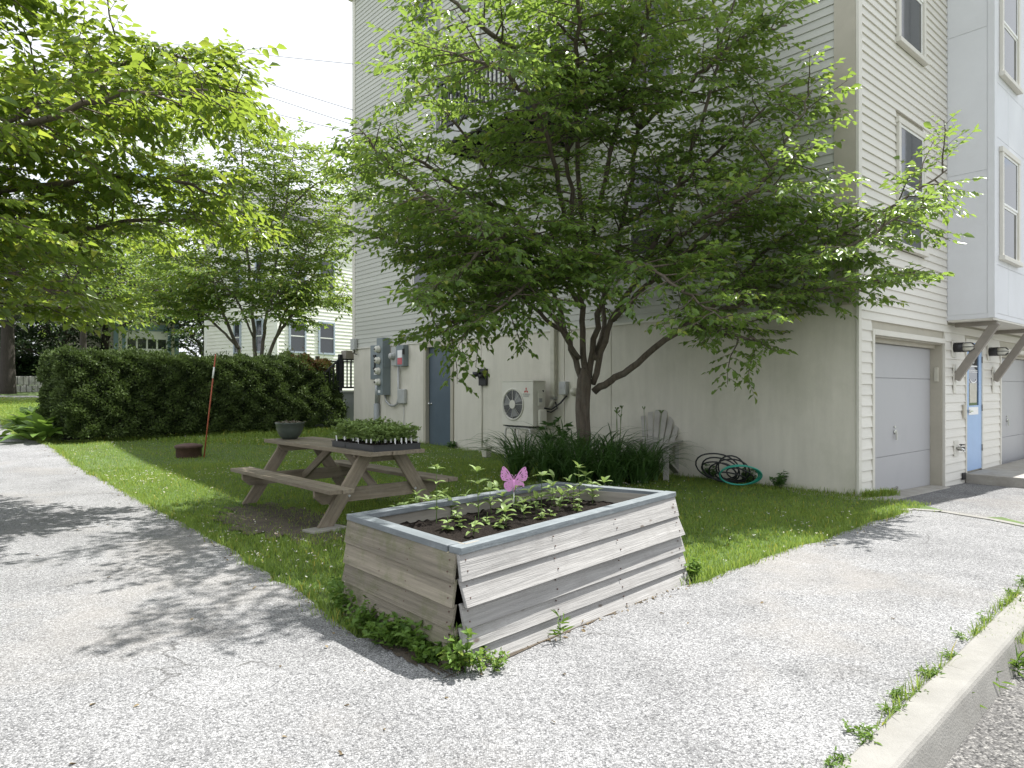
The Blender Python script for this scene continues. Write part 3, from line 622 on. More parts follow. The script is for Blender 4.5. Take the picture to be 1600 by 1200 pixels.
# wall lamps, mail slots and tap by the blue door
for i,(xq,lab) in enumerate(((3.86,'black bulkhead wall lamp between the garage and the blue door'),(5.92,'black bulkhead wall lamp right of the blue door'))):
    t = fix('wall_lamp', lab, 'wall lamp', xq, -.02, 2.0, 'wall lamps on the garage front')
    MB().box(-.09,.09,-.02,0,0,.3).build('backplate', K['trimlt'], t, bevel=.004)
    MB().tube([(0,-.02,.17),(0,-.16,.17)], .085, 14).build('hood', K['black'], t)
    MB().tube([(0,-.16,.17),(0,-.27,.17),(0,-.31,.17)], [.075,.075,.04], 14).build('globe', K['meter'], t)
    cg = MB()
    for k in range(6):
        a0 = k*math.pi/3; cg.tube([(.083*math.cos(a0),-.16,.17+.083*math.sin(a0)),(.083*math.cos(a0),-.28,.17+.083*math.sin(a0)),(.03*math.cos(a0),-.325,.17+.03*math.sin(a0))], .006, 5)
    cg.build('cage', K['black'], t)
t = fix('doorbell_panel', 'pair of narrow beige bell plates left of the blue door', 'doorbell', 4.34, -.02, .93)
for k in range(2): MB().box(k*.085,k*.085+.075,-.03,0,0,.24).build('plate', K['potwhite'] if k else K['trim'], t, bevel=.004)
t = fix('garden_tap', 'outdoor tap on a square plate low beside the garage', 'tap', 3.98, -.02, .28)
MB().box(-.1,.12,-.02,0,0,.27).build('plate', K['trimlt'], t, bevel=.004)
tp = MB(); tp.tube([(0,-.02,.14),(0,-.1,.14),(0,-.14,.1)], .022, 8); tp.tube([(.0,-.09,.14),(.0,-.09,.2)], .012, 6); tp.build('spout', K['chrome'], t)
MB().tube([(-.0,-.1,.2),(-.0,-.1,.215)], .04, 10).build('tap_wheel', K['black'], t); MB().tube([(.08,-.02,.13),(.08,-.12,.13)], .035, 10).build('hose_bib', K['black'], t)
t = fix('siding_vent', 'small dark drain vent at the foot of the siding by the step', 'vent', 4.3, -.03, -.16)
MB().box(0,.16,-.02,.0,0,.12).build('cover', K['black'], t)
# window air conditioner
t = fix('window_air_conditioner', 'white window air conditioner with dark grille on the garden wall', 'air conditioner', -.05, 3.06, 3.72)
MB().box(-.28,0,.0,.64,0,.5).build('case', K['white'], t, bevel=.012); MB().box(-.292,-.281,.05,.59,.05,.45).build('grille', K['darkgrille'], t)
# ------------------------------------------------------------------ heat pump on its stand
t = fix('heat_pump', 'ivory outdoor heat pump unit with round fan grille standing against the wall', 'heat pump', -.55, 5.93, .69)
W_, Hh, Dp = .95, .93, .34
c_ = MB(); c_.box(0, Dp, 0, W_, .02, Hh-.02); c_.build('case', K['ac'], t, bevel=.012)
MB().box(-.008, Dp+.005, -.008, W_+.008, Hh-.02, Hh).build('lid', K['ac'], t, bevel=.006)
MB().box(.02, Dp-.02, .02, W_-.02, .0, .02).build('base_pan', K['black'], t)
fc = (.60, .45); fr0 = .305
ring = MB(); n = 40; vs = []; 
for (r_, x_) in ((fr0+.02,-.002),(fr0+.02,-.018),(fr0,-.018),(fr0-.02,-.002)):
    for k in range(n): a0 = 2*math.pi*k/n; vs.append((x_, fc[0]+r_*math.cos(a0), fc[1]+r_*math.sin(a0)))
ring.add(vs, [(j*n+k, j*n+(k+1)%n, (j+1)*n+(k+1)%n, (j+1)*n+k) for j in range(3) for k in range(n)], True); ring.build('fan_ring', K['ac'], t)
MB().cyl((-.003,fc[0],fc[1]),(-.001,fc[0],fc[1]),fr0,n=40).build('fan_dark_disc', K['darkgrille'], t)  # flat dark disc on the case, stands for the shaded hollow behind the fan
fb = MB()
for k in range(3):
    a0 = 2*math.pi*k/3+.3; ps = [(-.0065-.001*(j%2), fc[0]+q_*math.cos(a0+e), fc[1]+q_*math.sin(a0+e)) for j,(q_,e) in enumerate(((.08,-.2),(.28,-.45),(.28,.5),(.08,.35)))]
    fb.add(ps, [(0,1,2,3)])
fb.build('fan_blades', K['inkgrey'], t)
gr = MB()
for q_ in np.arange(.1, fr0, .0165):
    gr.tube([(-.014, fc[0]+q_*math.cos(2*math.pi*k/32), fc[1]+q_*math.sin(2*math.pi*k/32)) for k in range(33)], .0016, 3, cap=False)
gr.build('fan_grille', K['pipe'], t)
sp = MB()
for k in range(4): 
    a0 = k*math.pi/4; sp.tube([(-.018,fc[0]-fr0*math.cos(a0),fc[1]-fr0*math.sin(a0)),(-.018,fc[0]+fr0*math.cos(a0),fc[1]+fr0*math.sin(a0))], .004, 5)
sp.build('grille_spokes', K['ac'], t); MB().cyl((-.012,fc[0],fc[1]),(-.026,fc[0],fc[1]),.09,n=24).build('fan_hub', K['ac'], t, bevel=.004)
lg = MB(); lc = (.2, .73); s_ = .042
for a0 in (90, 210, 330):
    u = Vector((0, -math.cos(R(a0)), math.sin(R(a0)))); v = Vector((0, -math.cos(R(a0+30)), math.sin(R(a0+30)))); w2 = Vector((0,-math.cos(R(a0-30)),math.sin(R(a0-30))))
    c0 = Vector((-.0035, lc[0], lc[1])); lg.add([c0, c0+w2*s_, c0+u*s_*1.73, c0+v*s_], [(0,1,2,3)])
lg.build('maker_mark', K['red'], t)
def text(name, s, size, M, m, parent):
    cu = bpy.data.curves.new(name, 'FONT'); cu.body = s; cu.size = size; cu.align_x = 'CENTER'; cu.extrude = .0006
    to = bpy.data.objects.new(name, cu); col.objects.link(to); bpy.context.view_layer.update()
    me = bpy.data.meshes.new_from_object(to.evaluated_get(bpy.context.evaluated_depsgraph_get())); bpy.data.objects.remove(to)
    return link(name, me, m, parent, M)
TM = PM[t] @ Matrix.Translation((-.0035, lc[0], lc[1]-.085)) @ Matrix.Rotation(R(-90),4,'Z') @ Matrix.Rotation(R(90),4,'X')
text('maker_lettering', 'MITSUBISHI', .042, TM, K['inkgrey'], t); text('maker_lettering', 'ELECTRIC', .042, TM @ Matrix.Translation((0,-.04,0)), K['inkgrey'], t)
MB().box(.1,.24,-.045,-.009,.42,.72).build('service_cover', K['ac'], t, bevel=.02); MB().box(.1,.3,-.09,-.009,.02,.36).build('valve_cover', K['ac'], t, bevel=.03)
MB().cyl((.26,-.009,.72),(.26,-.02,.72),.02,n=10).build('plug', K['black'], t); MB().box(.12,.2,-.052,-.046,.5,.58).build('label_plate', K['inkgrey'], t)
cb = MB(); cb.tube([(.3,-.009,.38),(.36,-.15,.36),(.45,-.3,.48),(.52,-.42,.63)], .018, 6); cb.tube([(.3,-.009,.33),(.38,-.12,.3),(.47,-.2,.38),(.5,-.12,.5)], .016, 6); cb.build('cable', K['black'], t)
t = fix('heat_pump_stand', 'white chipped tubular stand carrying the heat pump', 'stand', -.55, 5.93, .03)
for xx in (.04, .3):
    MB().tube([(xx,.12,-.05),(xx,.12,.56),(xx,.135,.61),(xx,.19,.635),(xx,.82,.635),(xx,.87,.61),(xx,.885,.56),(xx,.885,-.05)], .022, 8).build('tube_frame', K['whitedirt'], t)
s_ = MB(); s_.tube([(.04,.12,.3),(.04,.885,.3)], .01, 6); s_.tube([(.04,.5,.3),(.04,.5,.635)], .012, 6); s_.tube([(.04,.12,.62),(.3,.12,.62)], .016, 6); s_.tube([(.04,.885,.62),(.3,.885,.62)], .016, 6); s_.build('brace', K['whitedirt'], t)
MB().box(.0,.34,.15,.85,.655,.66).build('pad', K['black'], t)
# ------------------------------------------------------------------ foliage machinery
def leaves(base, dirv, nrm, ln, wd, tone, fold=.25, curl=.15):
    """six-point folded leaves; arrays (n,3)"""
    d = dirv/np.linalg.norm(dirv, axis=1, keepdims=True); s = np.cross(d, nrm); s /= np.maximum(np.linalg.norm(s, axis=1, keepdims=True), 1e-6); n = np.cross(s, d)
    l_ = ln[:,None]; w_ = wd[:,None]
    P = [base, base+d*l_*.33+s*w_*.48+n*w_*fold, base+d*l_*.68+s*w_*.36+n*w_*fold*.6-n*l_*curl*.35, base+d*l_-n*l_*curl, base+d*l_*.68-s*w_*.36+n*w_*fold*.6-n*l_*curl*.35, base+d*l_*.33-s*w_*.48+n*w_*fold]
    V = np.stack(P, 1).reshape(-1,3); k = np.arange(len(base))*6
    Fc = np.concatenate([np.stack([k,k+1,k+2,k+3],-1), np.stack([k,k+3,k+4,k+5],-1)])
    return V, Fc, np.repeat(tone, 6)
def cat_(lst):
    V = []; Fs = []; T = []; o_ = 0
    for v, f, t_ in lst: V.append(v); Fs.append(f+o_); T.append(t_); o_ += len(v)
    return np.concatenate(V), np.concatenate(Fs), np.concatenate(T)
def spline(P, m):
    P = [np.array(p, float) for p in P]; Q = [2*P[0]-P[1]] + P + [2*P[-1]-P[-2]]; o_ = []
    for i in range(1, len(Q)-2):
        a,b,c,d = Q[i-1:i+3]
        for t in np.linspace(0,1,m,endpoint=False): o_.append(.5*((2*b)+(-a+c)*t+(2*a-5*b+4*c-d)*t*t+(-a+3*b-3*c+d)*t**3))
    o_.append(Q[-2]); return np.array(o_)
def grow_tree(name, label, base, limbs, rad, seed, lm, bark, leaf=(.075,.04), bsp=.2, blen=1.5, tsp=.13, tlen=.5, lsp=.05, flat=.75, trunk=None, keep=None, group=None, droop=.06, start=.3, tonebase=0.):
    """limbs: list of polylines in world space; side branches carry flat leafy sprays"""
    rg = np.random.default_rng(seed)
    root = thing(name, label, 'tree', loc=base, group=group); Mi = Matrix.Identity(4)
    tr = MB(); tw = MB()
    if trunk is not None: tr.tube(spline(trunk[0], 4), np.interp(np.linspace(0,1,(len(trunk[0])-1)*4+1), np.linspace(0,1,len(trunk[1])), trunk[1]), 12)
    LB_, LD, LN = [], [], []; twig_r = .004
    for li, lb in enumerate(limbs):
        S = spline(lb, 6); n = len(S); S[1:-1] += rg.normal(0, .018, (n-2,3))
        r0 = rad[li] if hasattr(rad,'__len__') else rad
        rr = r0*(1-np.linspace(0,1,n))**.8 + .008; tr.tube([Vector(p) for p in S], list(rr), 8)
        seg = np.linalg.norm(np.diff(S,axis=0),axis=1); cum = np.concatenate([[0],np.cumsum(seg)]); Lg = cum[-1]
        s = Lg*start; phi = rg.uniform(0,6.28)
        while s < Lg:
            fr = s/Lg; p = np.array([np.interp(s,cum,S[:,k]) for k in range(3)]); q = np.array([np.interp(min(s+.1,Lg),cum,S[:,k]) for k in range(3)]); d = q-p
            d = d/(np.linalg.norm(d)+1e-9) if np.linalg.norm(d)>1e-6 else S[-1]-S[-2]; d = d/np.linalg.norm(d)
            phi += 2.4 + rg.normal(0,.5); hz = np.array([math.cos(phi), math.sin(phi), 0])
            out_ = hz - d*hz.dot(d); out_ /= np.linalg.norm(out_)+1e-9
            bd_ = d*.45 + out_*.9 + np.array([0,0,.12]); bd_[2] *= flat; bd_ /= np.linalg.norm(bd_)
            bl_ = blen*(1.05-.55*fr)*rg.uniform(.55,1.2)
            m = max(4, int(bl_/.25)); pts_ = [p]; dd_ = bd_.copy()
            for j in range(m):
                dd_ = dd_ + rg.normal(0,.13,3) + np.array([0,0,-droop]); dd_ /= np.linalg.norm(dd_); pts_.append(pts_[-1]+dd_*bl_/m)
            B = np.array(pts_); tw.tube([Vector(x) for x in B], list(np.linspace(.004+.009*bl_, .003, m+1)), 4, cap=False)
            bc = np.concatenate([[0],np.cumsum(np.linalg.norm(np.diff(B,axis=0),axis=1))]); u = bl_*.18; sd_ = 1
            while u <= bl_+1e-6:
                uu = min(u, bc[-1]); pp = np.array([np.interp(uu,bc,B[:,k]) for k in range(3)]); i0 = min(np.searchsorted(bc,uu),m)-1; bd2 = B[max(i0,0)+1]-B[max(i0,0)]; bd2 /= np.linalg.norm(bd2)
                sv = np.cross(bd2,[0,0,1.]); sv /= np.linalg.norm(sv)+1e-9; sd_ = -sd_
                td = bd2*.75 + sv*sd_*rg.uniform(.5,1.0) + rg.normal(0,.16,3) + np.array([0,0,-droop*.8]); td /= np.linalg.norm(td)
                tl = tlen*rg.uniform(.5,1.15)*(1.1-.45*u/bl_)
                nl = max(3,int(tl/lsp)); f_ = (np.arange(nl)+rg.uniform(.3,.9))/nl; e = pp + td*tl + np.array([0,0,-.04*tl])
                mid = pp+td*tl*.5+np.array([0,0,.015])
                tw.tube([Vector(pp),Vector(mid),Vector(e)], [.0035,.0025,.0015], 3, cap=False)
                P_ = pp[None]+td[None]*(f_*tl)[:,None]; sgn = np.where(np.arange(nl)%2==0,1,-1)[:,None]
                s2 = np.cross(td,[0,0,1.]); s2 /= np.linalg.norm(s2)+1e-9
                D_ = td[None]*.65 + s2[None]*sgn*.8 + rg.normal(0,.22,(nl,3)) + np.array([[0,0,-.28]]); D_[-1] = td + rg.normal(0,.1,3)
                Nn = np.array([[0,0,1.]])+rg.normal(0,.36,(nl,3))
                LB_.append(P_); LD.append(D_); LN.append(Nn); u += tsp*rg.uniform(.7,1.3)
            s += bsp*rg.uniform(.6,1.4)
    Bp = np.concatenate(LB_); Dv = np.concatenate(LD); Nv = np.concatenate(LN)
    if keep is not None:
        k = keep(Bp); Bp, Dv, Nv = Bp[k], Dv[k], Nv[k]
    n = len(Bp); ln = leaf[0]*np.clip(rg.normal(.95,.24,n),.4,1.5); wd = leaf[1]*rg.uniform(.75,1.2,n)*ln/leaf[0]
    tone = np.clip(rg.normal(.48+tonebase,.27,n),0,.97); tone[rg.random(n)<.004] = 1.
    V,Fc,T = leaves(Bp,Dv,Nv,ln,wd,tone)
    tr.build('trunk', bark, root, Mi); tw.build('branches', bark, root, Mi)
    cr = link('crown', npmesh('crown',V,Fc,T,smooth=False), lm, root, Mi); cr['kind'] = 'stuff'
    print(name, 'leaves', n)
    return root
def limb(*pp): return [at(px,py,Y) for px,py,Y in pp]
# ------------------------------------------------------------------ main multi-stem tree beside the wall
TB = Vector((1.22,11.35,0))
def outside(p):                                   # no leaf grows inside the building or its balcony
    lx = (p[:,0]-CX)*CA + (p[:,1]-CY)*SA; ly = -(p[:,0]-CX)*SA + (p[:,1]-CY)*CA
    inw = (lx > -.06) & (ly > -.06) ; inb = (lx > -2.05) & (ly > 4.65) & (ly < 7.45) & (p[:,2] > 6.2)
    inbay = (lx > 3.5) & (ly > -.76) & (p[:,2] > 2.5)
    return ~(inw | inb | inbay)
limbs = [
 limb((928,612,11.3),(985,575,10.9),(1075,505,10.3),(1190,430,9.8),(1330,360,9.0),(1480,265,8.4)),
 limb((1075,505,10.3),(1170,470,9.6),(1290,452,8.8),(1430,425,8.2)),
 limb((912,600,11.35),(884,520,11.3),(858,440,11.0),(800,330,10.5),(730,220,10.0),(640,110,9.6)),
 limb((905,560,11.3),(850,480,10.8),(760,430,10.2),(660,395,9.7),(570,360,9.4)),
 limb((915,590,11.35),(908,480,11.2),(900,380,10.8),(885,250,10.2),(850,100,9.6),(830,-40,9.3)),
 limb((920,590,11.35),(942,470,11.2),(972,350,10.9),(1000,200,10.4),(1010,60,10.1),(1010,-120,10)),
 limb((926,600,11.35),(958,500,11.0),(1015,400,10.5),(1075,250,9.9),(1120,100,9.6),(1160,-60,9.4)),
 limb((958,500,11.0),(1040,420,9.9),(1150,330,9.2),(1220,240,8.9),(1270,140,8.8)),
 limb((858,440,11.0),(770,400,9.6),(690,330,8.9),(610,260,8.6),(560,200,8.5)),
 limb((900,420,11.0),(860,380,9.8),(800,360,8.8),(720,420,8.2),(650,470,8.0)),
 limb((942,470,11.1),(960,430,9.9),(1000,410,8.9),(1060,450,8.2),(1130,500,7.9)),
 limb((908,480,11.2),(880,440,10.0),(850,430,9.0),(790,470,8.5),(720,520,8.4)),
 limb((1015,400,10.5),(1090,350,9.4),(1180,300,8.6),(1290,300,8.2)),
 limb((885,250,10.2),(920,150,9.3),(960,60,8.8),(980,-60,8.6)),
 limb((800,330,10.5),(730,300,9.8),(650,250,9.2),(580,210,9.0)),
 limb((884,520,11.3),(820,470,10.9),(740,400,10.6),(640,330,10.3),(560,300,10.2)),
 limb((850,100,9.6),(780,60,9.0),(700,0,8.6),(640,-40,8.5)),
 limb((1000,200,10.4),(1080,130,9.6),(1160,60,9.2),(1230,40,9.0)),
 limb((972,350,10.9),(1060,290,10.2),(1150,210,9.6),(1230,130,9.3)),
 limb((1075,505,10.3),(1150,440,9.9),(1210,380,9.6),(1290,330,9.4)),
 limb((1190,430,9.8),(1260,410,9.0),(1340,380,8.4),(1420,330,8.1)),
 limb((860,480,11.0),(800,440,9.4),(740,350,8.3),(660,300,7.7)),
 limb((1000,200,10.4),(960,120,9.4),(900,60,8.8),(850,20,8.5)),
 limb((870,420,11.0),(820,430,9.6),(760,480,8.8),(690,520,8.5)),
 [Vector(q) for q in ((1.2,11.2,3.6),(.9,9.6,5.2),(.8,8.1,6.0),(.6,6.8,6.1),(.5,5.9,5.9))],
 [Vector(q) for q in ((.9,11.0,3.8),(.5,9.4,4.9),(.0,8.2,5.2),(-.4,7.4,5.0),(-.6,6.8,4.8))],
 [Vector(q) for q in ((1.3,11.0,3.9),(1.6,9.0,5.8),(1.8,7.7,6.4),(1.9,6.8,6.4))],
 limb((1075,505,10.3),(1110,515,9.9),(1150,525,9.5),(1195,535,9.3)),
 limb((930,560,11.2),(945,500,11.7),(930,420,12.2),(905,330,12.3),(880,240,12.2)),
]
grow_tree('shade_tree', 'multi-stemmed leafy tree growing against the apartment wall behind the planter', TB, limbs,
  [.055,.026,.044,.03,.046,.046,.044,.036,.036,.03,.03,.03,.034,.034,.03,.03,.034,.03,.03,.034,.03,.03,.03,.03,.03,.03,.03,.04,.04,.04,.04,.036], 11, LF['main'], K['bark'], leaf=(.095,.056),
  bsp=.104, blen=1.4, tsp=.088, tlen=.44, lsp=.043, flat=.5, keep=outside, start=.28,
  trunk=([(1.2,11.4,-.1),(1.21,11.36,.15),(1.2,11.34,.6),(1.17,11.33,1.1),(1.2,11.33,1.6),(1.2,11.33,1.8)],[.175,.13,.115,.12,.12,.06]))
# ------------------------------------------------------------------ near tree on the left, trunk outside the picture
TL = Vector((-8.6,7.6,0))
def wl(*p): return [Vector(q) for q in p]
l0 = (-8.55,7.6,2.6)
limbs = [
 wl(l0,(-7.2,7.4,3.3),(-5.6,7.0,3.9),(-4.0,6.7,4.3),(-2.9,6.5,4.3)),
 wl(l0,(-7.2,7.9,3.0),(-5.8,8.3,3.3),(-4.4,8.6,3.6),(-3.3,8.8,3.5)),
 wl(l0,(-7.4,7.0,2.7),(-6.2,6.5,2.9),(-5.2,6.0,3.0),(-4.4,5.8,2.9)),
 wl(l0,(-7.6,8.4,3.8),(-6.3,9.0,4.9),(-5.2,9.5,5.6),(-4.2,9.8,5.9)),
 wl(l0,(-7.8,7.3,4.0),(-6.6,7.0,5.2),(-5.4,6.8,5.9),(-4.4,6.6,6.2)),
 wl(l0,(-7.5,7.2,2.9),(-6.4,6.9,3.0),(-5.3,6.9,2.7),(-4.6,7.0,2.4)),
 wl(l0,(-7.4,6.7,3.2),(-5.9,5.9,3.6),(-4.9,5.4,3.8),(-4.2,5.1,3.7)),
 wl(l0,(-7.6,6.4,3.6),(-6.2,5.4,4.2),(-5.2,4.8,4.4),(-4.4,4.5,4.3)),
 wl(l0,(-7.0,8.0,2.5),(-6.0,8.6,2.5),(-5.2,9.0,2.5)),
 wl(l0,(-6.6,7.6,3.4),(-5.2,8.0,3.9),(-4.2,8.3,4.0),(-3.5,8.5,3.8)),
 wl(l0,(-6.9,7.9,4.1),(-5.4,8.1,5.0),(-4.2,8.2,5.2),(-3.2,8.2,5.0)),
 wl(l0,(-7,7.2,4.6),(-5.2,6.4,5.4),(-3.9,5.9,5.7),(-3.0,5.5,5.6)),
 wl(l0,(-8.8,7.2,4.5),(-9.2,6.8,6.2),(-9.4,6.6,7.4)),
 wl(l0,(-9.8,8.2,3.6),(-11.0,8.8,4.6),(-12,9.2,5.2)),
 wl((-5.6,7.0,3.9),(-4.8,7.6,4.9),(-4.1,7.9,5.3),(-3.4,8.1,5.3)),
]
grow_tree('overhanging_tree', 'sunlit leafy tree reaching over the path with wide low branches', TL, limbs, [.055,.045,.04,.045,.045,.04,.04,.045,.03,.05,.05,.05,.06,.06,.03], 5, LF['left'], K['bark'],
  leaf=(.108,.064), bsp=.098, blen=1.35, tsp=.085, tlen=.46, lsp=.044, flat=.6, start=.2, tonebase=.1,
  trunk=([(-8.6,7.6,-.1),(-8.6,7.6,1),(-8.55,7.6,2.7)],[.24,.19,.16]))
# ------------------------------------------------------------------ trees behind the hedge
def auto_tree(name, label, base, h, r, seed, lm, leaf, nl=9, trunk_r=.18, bark=None, fork=.25, bsp=.5, blen=2.0, tsp=.3, tlen=.9, lsp=.12, group=None, lean=(0,0), cone=.6, tb=0.):
    rg = random.Random(seed); b = Vector(base); f = b + Vector((lean[0]*.3,lean[1]*.3,h*fork)); lbs = []; rad = []
    for i in range(nl):
        a0 = i*2.4+rg.uniform(-.3,.3); q = (i+.5)/nl; rr = r*(1-cone*q)*rg.uniform(.85,1.1); top = h*(fork+.12+(.92-fork)*q)
        p1 = f.lerp(b+Vector((lean[0],lean[1],h)), q*.55)
        e = b + Vector((lean[0]+rr*math.cos(a0), lean[1]+rr*math.sin(a0), top))
        m1 = p1.lerp(e,.45)+Vector((0,0,h*.04)); lbs.append([p1, p1.lerp(m1,.5)+Vector((0,0,.1)), m1, m1.lerp(e,.6)+Vector((0,0,.1)), e]); rad.append(trunk_r*.45*(1-.4*q))
    lbs.append([f, f.lerp(b+Vector((lean[0],lean[1],h)),.5)+Vector((.15,.1,0)), b+Vector((lean[0],lean[1],h*.98))]); rad.append(trunk_r*.6)
    return grow_tree(name, label, base, lbs, rad, seed, lm, bark or K['barkdark'], leaf=leaf, bsp=bsp, blen=blen, tsp=tsp, tlen=tlen, lsp=lsp, flat=.7, group=group, start=.25, tonebase=tb,
       trunk=([b-Vector((0,0,.3)), b.lerp(f,.5), f, f.lerp(b+Vector((lean[0],lean[1],h)),.1)],[trunk_r*1.25,trunk_r,trunk_r*.9,trunk_r*.5]))
# multi-stem tree right behind the hedge
mb_ = at(402,560,23.5); mb_.z = float(gz(mb_.x,mb_.y)); Y = 23.5
limbs = [
 limb((393,600,Y),(372,545,Y),(345,480,23),(320,390,22.4),(295,290,22),(280,190,21.8)),
 limb((397,600,Y),(397,530,Y),(392,450,23.8),(382,350,24.2),(378,250,24.4),(370,165,24.5)),
 limb((404,600,Y),(412,520,Y),(425,440,23),(445,330,22.6),(460,220,22.4)),
 limb((408,600,Y),(430,530,Y),(465,480,23.6),(505,400,23.8),(540,310,24)),
 limb((430,530,Y),(455,460,22.6),(480,390,22),(505,340,21.8)),
 limb((372,545,Y),(330,500,22.8),(285,470,22),(235,450,21.6)),
 limb((345,480,23),(300,430,23.8),(255,385,24.2),(225,350,24.4)),
 limb((465,480,23.6),(500,470,22.8),(535,465,22.4)),
 limb((382,350,24.2),(330,300,23.6),(270,260,23.2),(220,240,23)),
 limb((392,450,23.8),(420,370,23.6),(430,290,23.5),(420,200,23.5)),
 limb((445,330,22.6),(490,290,22.2),(530,270,22)),
 limb((397,530,Y),(370,470,22.4),(340,440,21.4),(300,420,20.8)),
 limb((412,520,Y),(420,480,22.2),(440,450,21.4),(470,440,21)),
]
grow_tree('multi_stem_tree', 'multi-stemmed tree with airy bright foliage rising behind the hedge', mb_, limbs, [.065,.07,.065,.065,.035,.04,.035,.03,.03,.04,.03,.03,.03], 21, LF['far'], K['barkgrey'],
  leaf=(.14,.085), bsp=.082, blen=1.6, tsp=.12, tlen=.6, lsp=.062, flat=.65, start=.3, tonebase=.12)
def gb(px, Y): x = (px-800)/F*Y; return Vector((x, Y, float(gz(x,Y))))
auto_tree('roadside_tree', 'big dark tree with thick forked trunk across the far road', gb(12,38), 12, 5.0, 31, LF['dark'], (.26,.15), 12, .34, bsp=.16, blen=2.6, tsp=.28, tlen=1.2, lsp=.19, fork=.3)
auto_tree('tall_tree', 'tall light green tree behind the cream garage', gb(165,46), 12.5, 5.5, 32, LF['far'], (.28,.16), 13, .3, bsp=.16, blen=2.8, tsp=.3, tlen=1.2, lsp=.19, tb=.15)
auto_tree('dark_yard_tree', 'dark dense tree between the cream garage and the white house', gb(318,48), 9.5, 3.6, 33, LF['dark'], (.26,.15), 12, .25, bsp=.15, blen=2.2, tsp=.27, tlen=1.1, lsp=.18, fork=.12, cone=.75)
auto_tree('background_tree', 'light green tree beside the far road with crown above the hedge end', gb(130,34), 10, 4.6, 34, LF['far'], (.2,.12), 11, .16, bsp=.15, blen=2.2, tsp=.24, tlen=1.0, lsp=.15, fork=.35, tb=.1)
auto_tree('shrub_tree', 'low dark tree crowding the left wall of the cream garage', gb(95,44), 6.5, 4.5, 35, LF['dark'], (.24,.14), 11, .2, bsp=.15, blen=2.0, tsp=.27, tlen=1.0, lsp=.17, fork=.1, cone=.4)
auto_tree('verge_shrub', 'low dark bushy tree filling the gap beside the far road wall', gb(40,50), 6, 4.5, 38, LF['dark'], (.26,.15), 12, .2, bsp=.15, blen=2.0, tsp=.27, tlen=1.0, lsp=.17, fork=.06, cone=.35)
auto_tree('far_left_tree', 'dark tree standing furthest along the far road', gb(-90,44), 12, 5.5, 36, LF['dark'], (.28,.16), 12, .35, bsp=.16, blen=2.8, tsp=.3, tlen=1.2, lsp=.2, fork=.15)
auto_tree('distant_yard_tree', 'pale green tree top showing above the white house roof', gb(255,60), 15, 5.0, 37, LF['far'], (.32,.18), 11, .3, bsp=.22, blen=2.8, tsp=.33, tlen=1.3, lsp=.22, tb=.2)
# ------------------------------------------------------------------ hedge, hostas
HL = gpt(92,690); HC, HS = math.cos(R(48)), math.sin(R(48)); hx = Vector((HC,HS,0))
s_ = 0.
while (HL + hx*s_).x/(HL + hx*s_).y < (528-800)/F: s_ += .02
HLen = s_; HD = 1.7; ztop = HL.z + 2.02
HM = Matrix.Translation((HL.x,HL.y,0)) @ Matrix.Rotation(R(48),4,'Z')
hedge = thing('clipped_hedge', 'long clipped evergreen hedge with one browned corner near the steps', 'hedge', HM)
rg = np.random.default_rng(3)
def hz_top(x): return ztop + .05*np.sin(x*1.3) + .03*np.sin(x*3.1+1) + .05*x/HLen
def hsurf(n):
    """points on a rounded clipped box, outward normals"""
    A = np.array([HLen*2.1, HLen*HD, HD*2.1, HD*2.1, HLen*2.1*.5]); k = rg.choice(5, n, p=A/A.sum())
    u = rg.random(n); v = rg.random(n); P = np.zeros((n,3)); Nn = np.zeros((n,3))
    for q,(f,nn) in enumerate([((u,0*u,v),(0,-1,0)),((u,v,0*u+1),(0,0,1)),((0*u,u,v),(-1,0,0)),((0*u+1,u,v),(1,0,0)),((u,0*u+1,v),(0,1,0))]):
        m = k==q; P[m] = np.stack(f,1)[m]; Nn[m] = nn
    return P, Nn
P, Nn = hsurf(100000); q = P*2-1                                   # round the box edges
e = np.array([1/HLen, 1/HD, 1/2.05])*.26*2; ex_ = np.maximum(np.abs(q)-(1-e),0)/e; rr = np.linalg.norm(ex_,axis=1,keepdims=True)
corr = np.where(rr>1e-6, np.minimum(1,1/np.maximum(rr,1e-6)), 1); q = np.sign(q)*(np.minimum(np.abs(q),1-e)+ex_*corr*e*(ex_>0))
Nn = Nn + np.sign(q)*ex_; Nn /= np.linalg.norm(Nn,axis=1,keepdims=True)
lx = (q[:,0]+1)/2*HLen; ly = (q[:,1]+1)/2*HD; wx = HM[0][3]+lx*HC-ly*HS; wy = HM[1][3]+lx*HS+ly*HC; gzz = gz(wx,wy)
lz = gzz + (q[:,2]+1)/2*(hz_top(lx)-gzz)
bmp = .03*np.sin(lx*4.3+lz*3)+.03*np.sin(lx*2.1-lz*5.2+ly*3)+.02*np.sin(lz*7+ly*5)-.03
clump = np.sin(lx*9+1.3*np.sin(lz*6))*np.sin(lz*8+ly*7)*.10
P3 = np.stack([lx,ly,lz],1) + Nn*(bmp+clump-rg.exponential(.05,len(lx)))[:,None]
P3[:,1] += (ly<HD*.5)*(-.62)*(1-(lz-gzz)/2.0)
P3[:,2] = np.maximum(P3[:,2], gzz+.03)
sh = rg.random(len(P3)) < .05; P3 += Nn*(sh*rg.exponential(.07,len(P3)))[:,None]
n = len(P3); Dv = Nn*.7 + rg.normal(0,.55,(n,3)) + np.array([[0,0,.35]])
tone = np.clip(.42+rg.normal(0,.2,n)+clump*3,0,.9)  # outer clumps lighter, hollows darker: sun and shade put into the leaf tone
V,Fc,T = leaves(P3, Dv, rg.normal(0,1,(n,3))+Nn, rg.uniform(.05,.10,n), rg.uniform(.025,.045,n), tone, .15, .1)
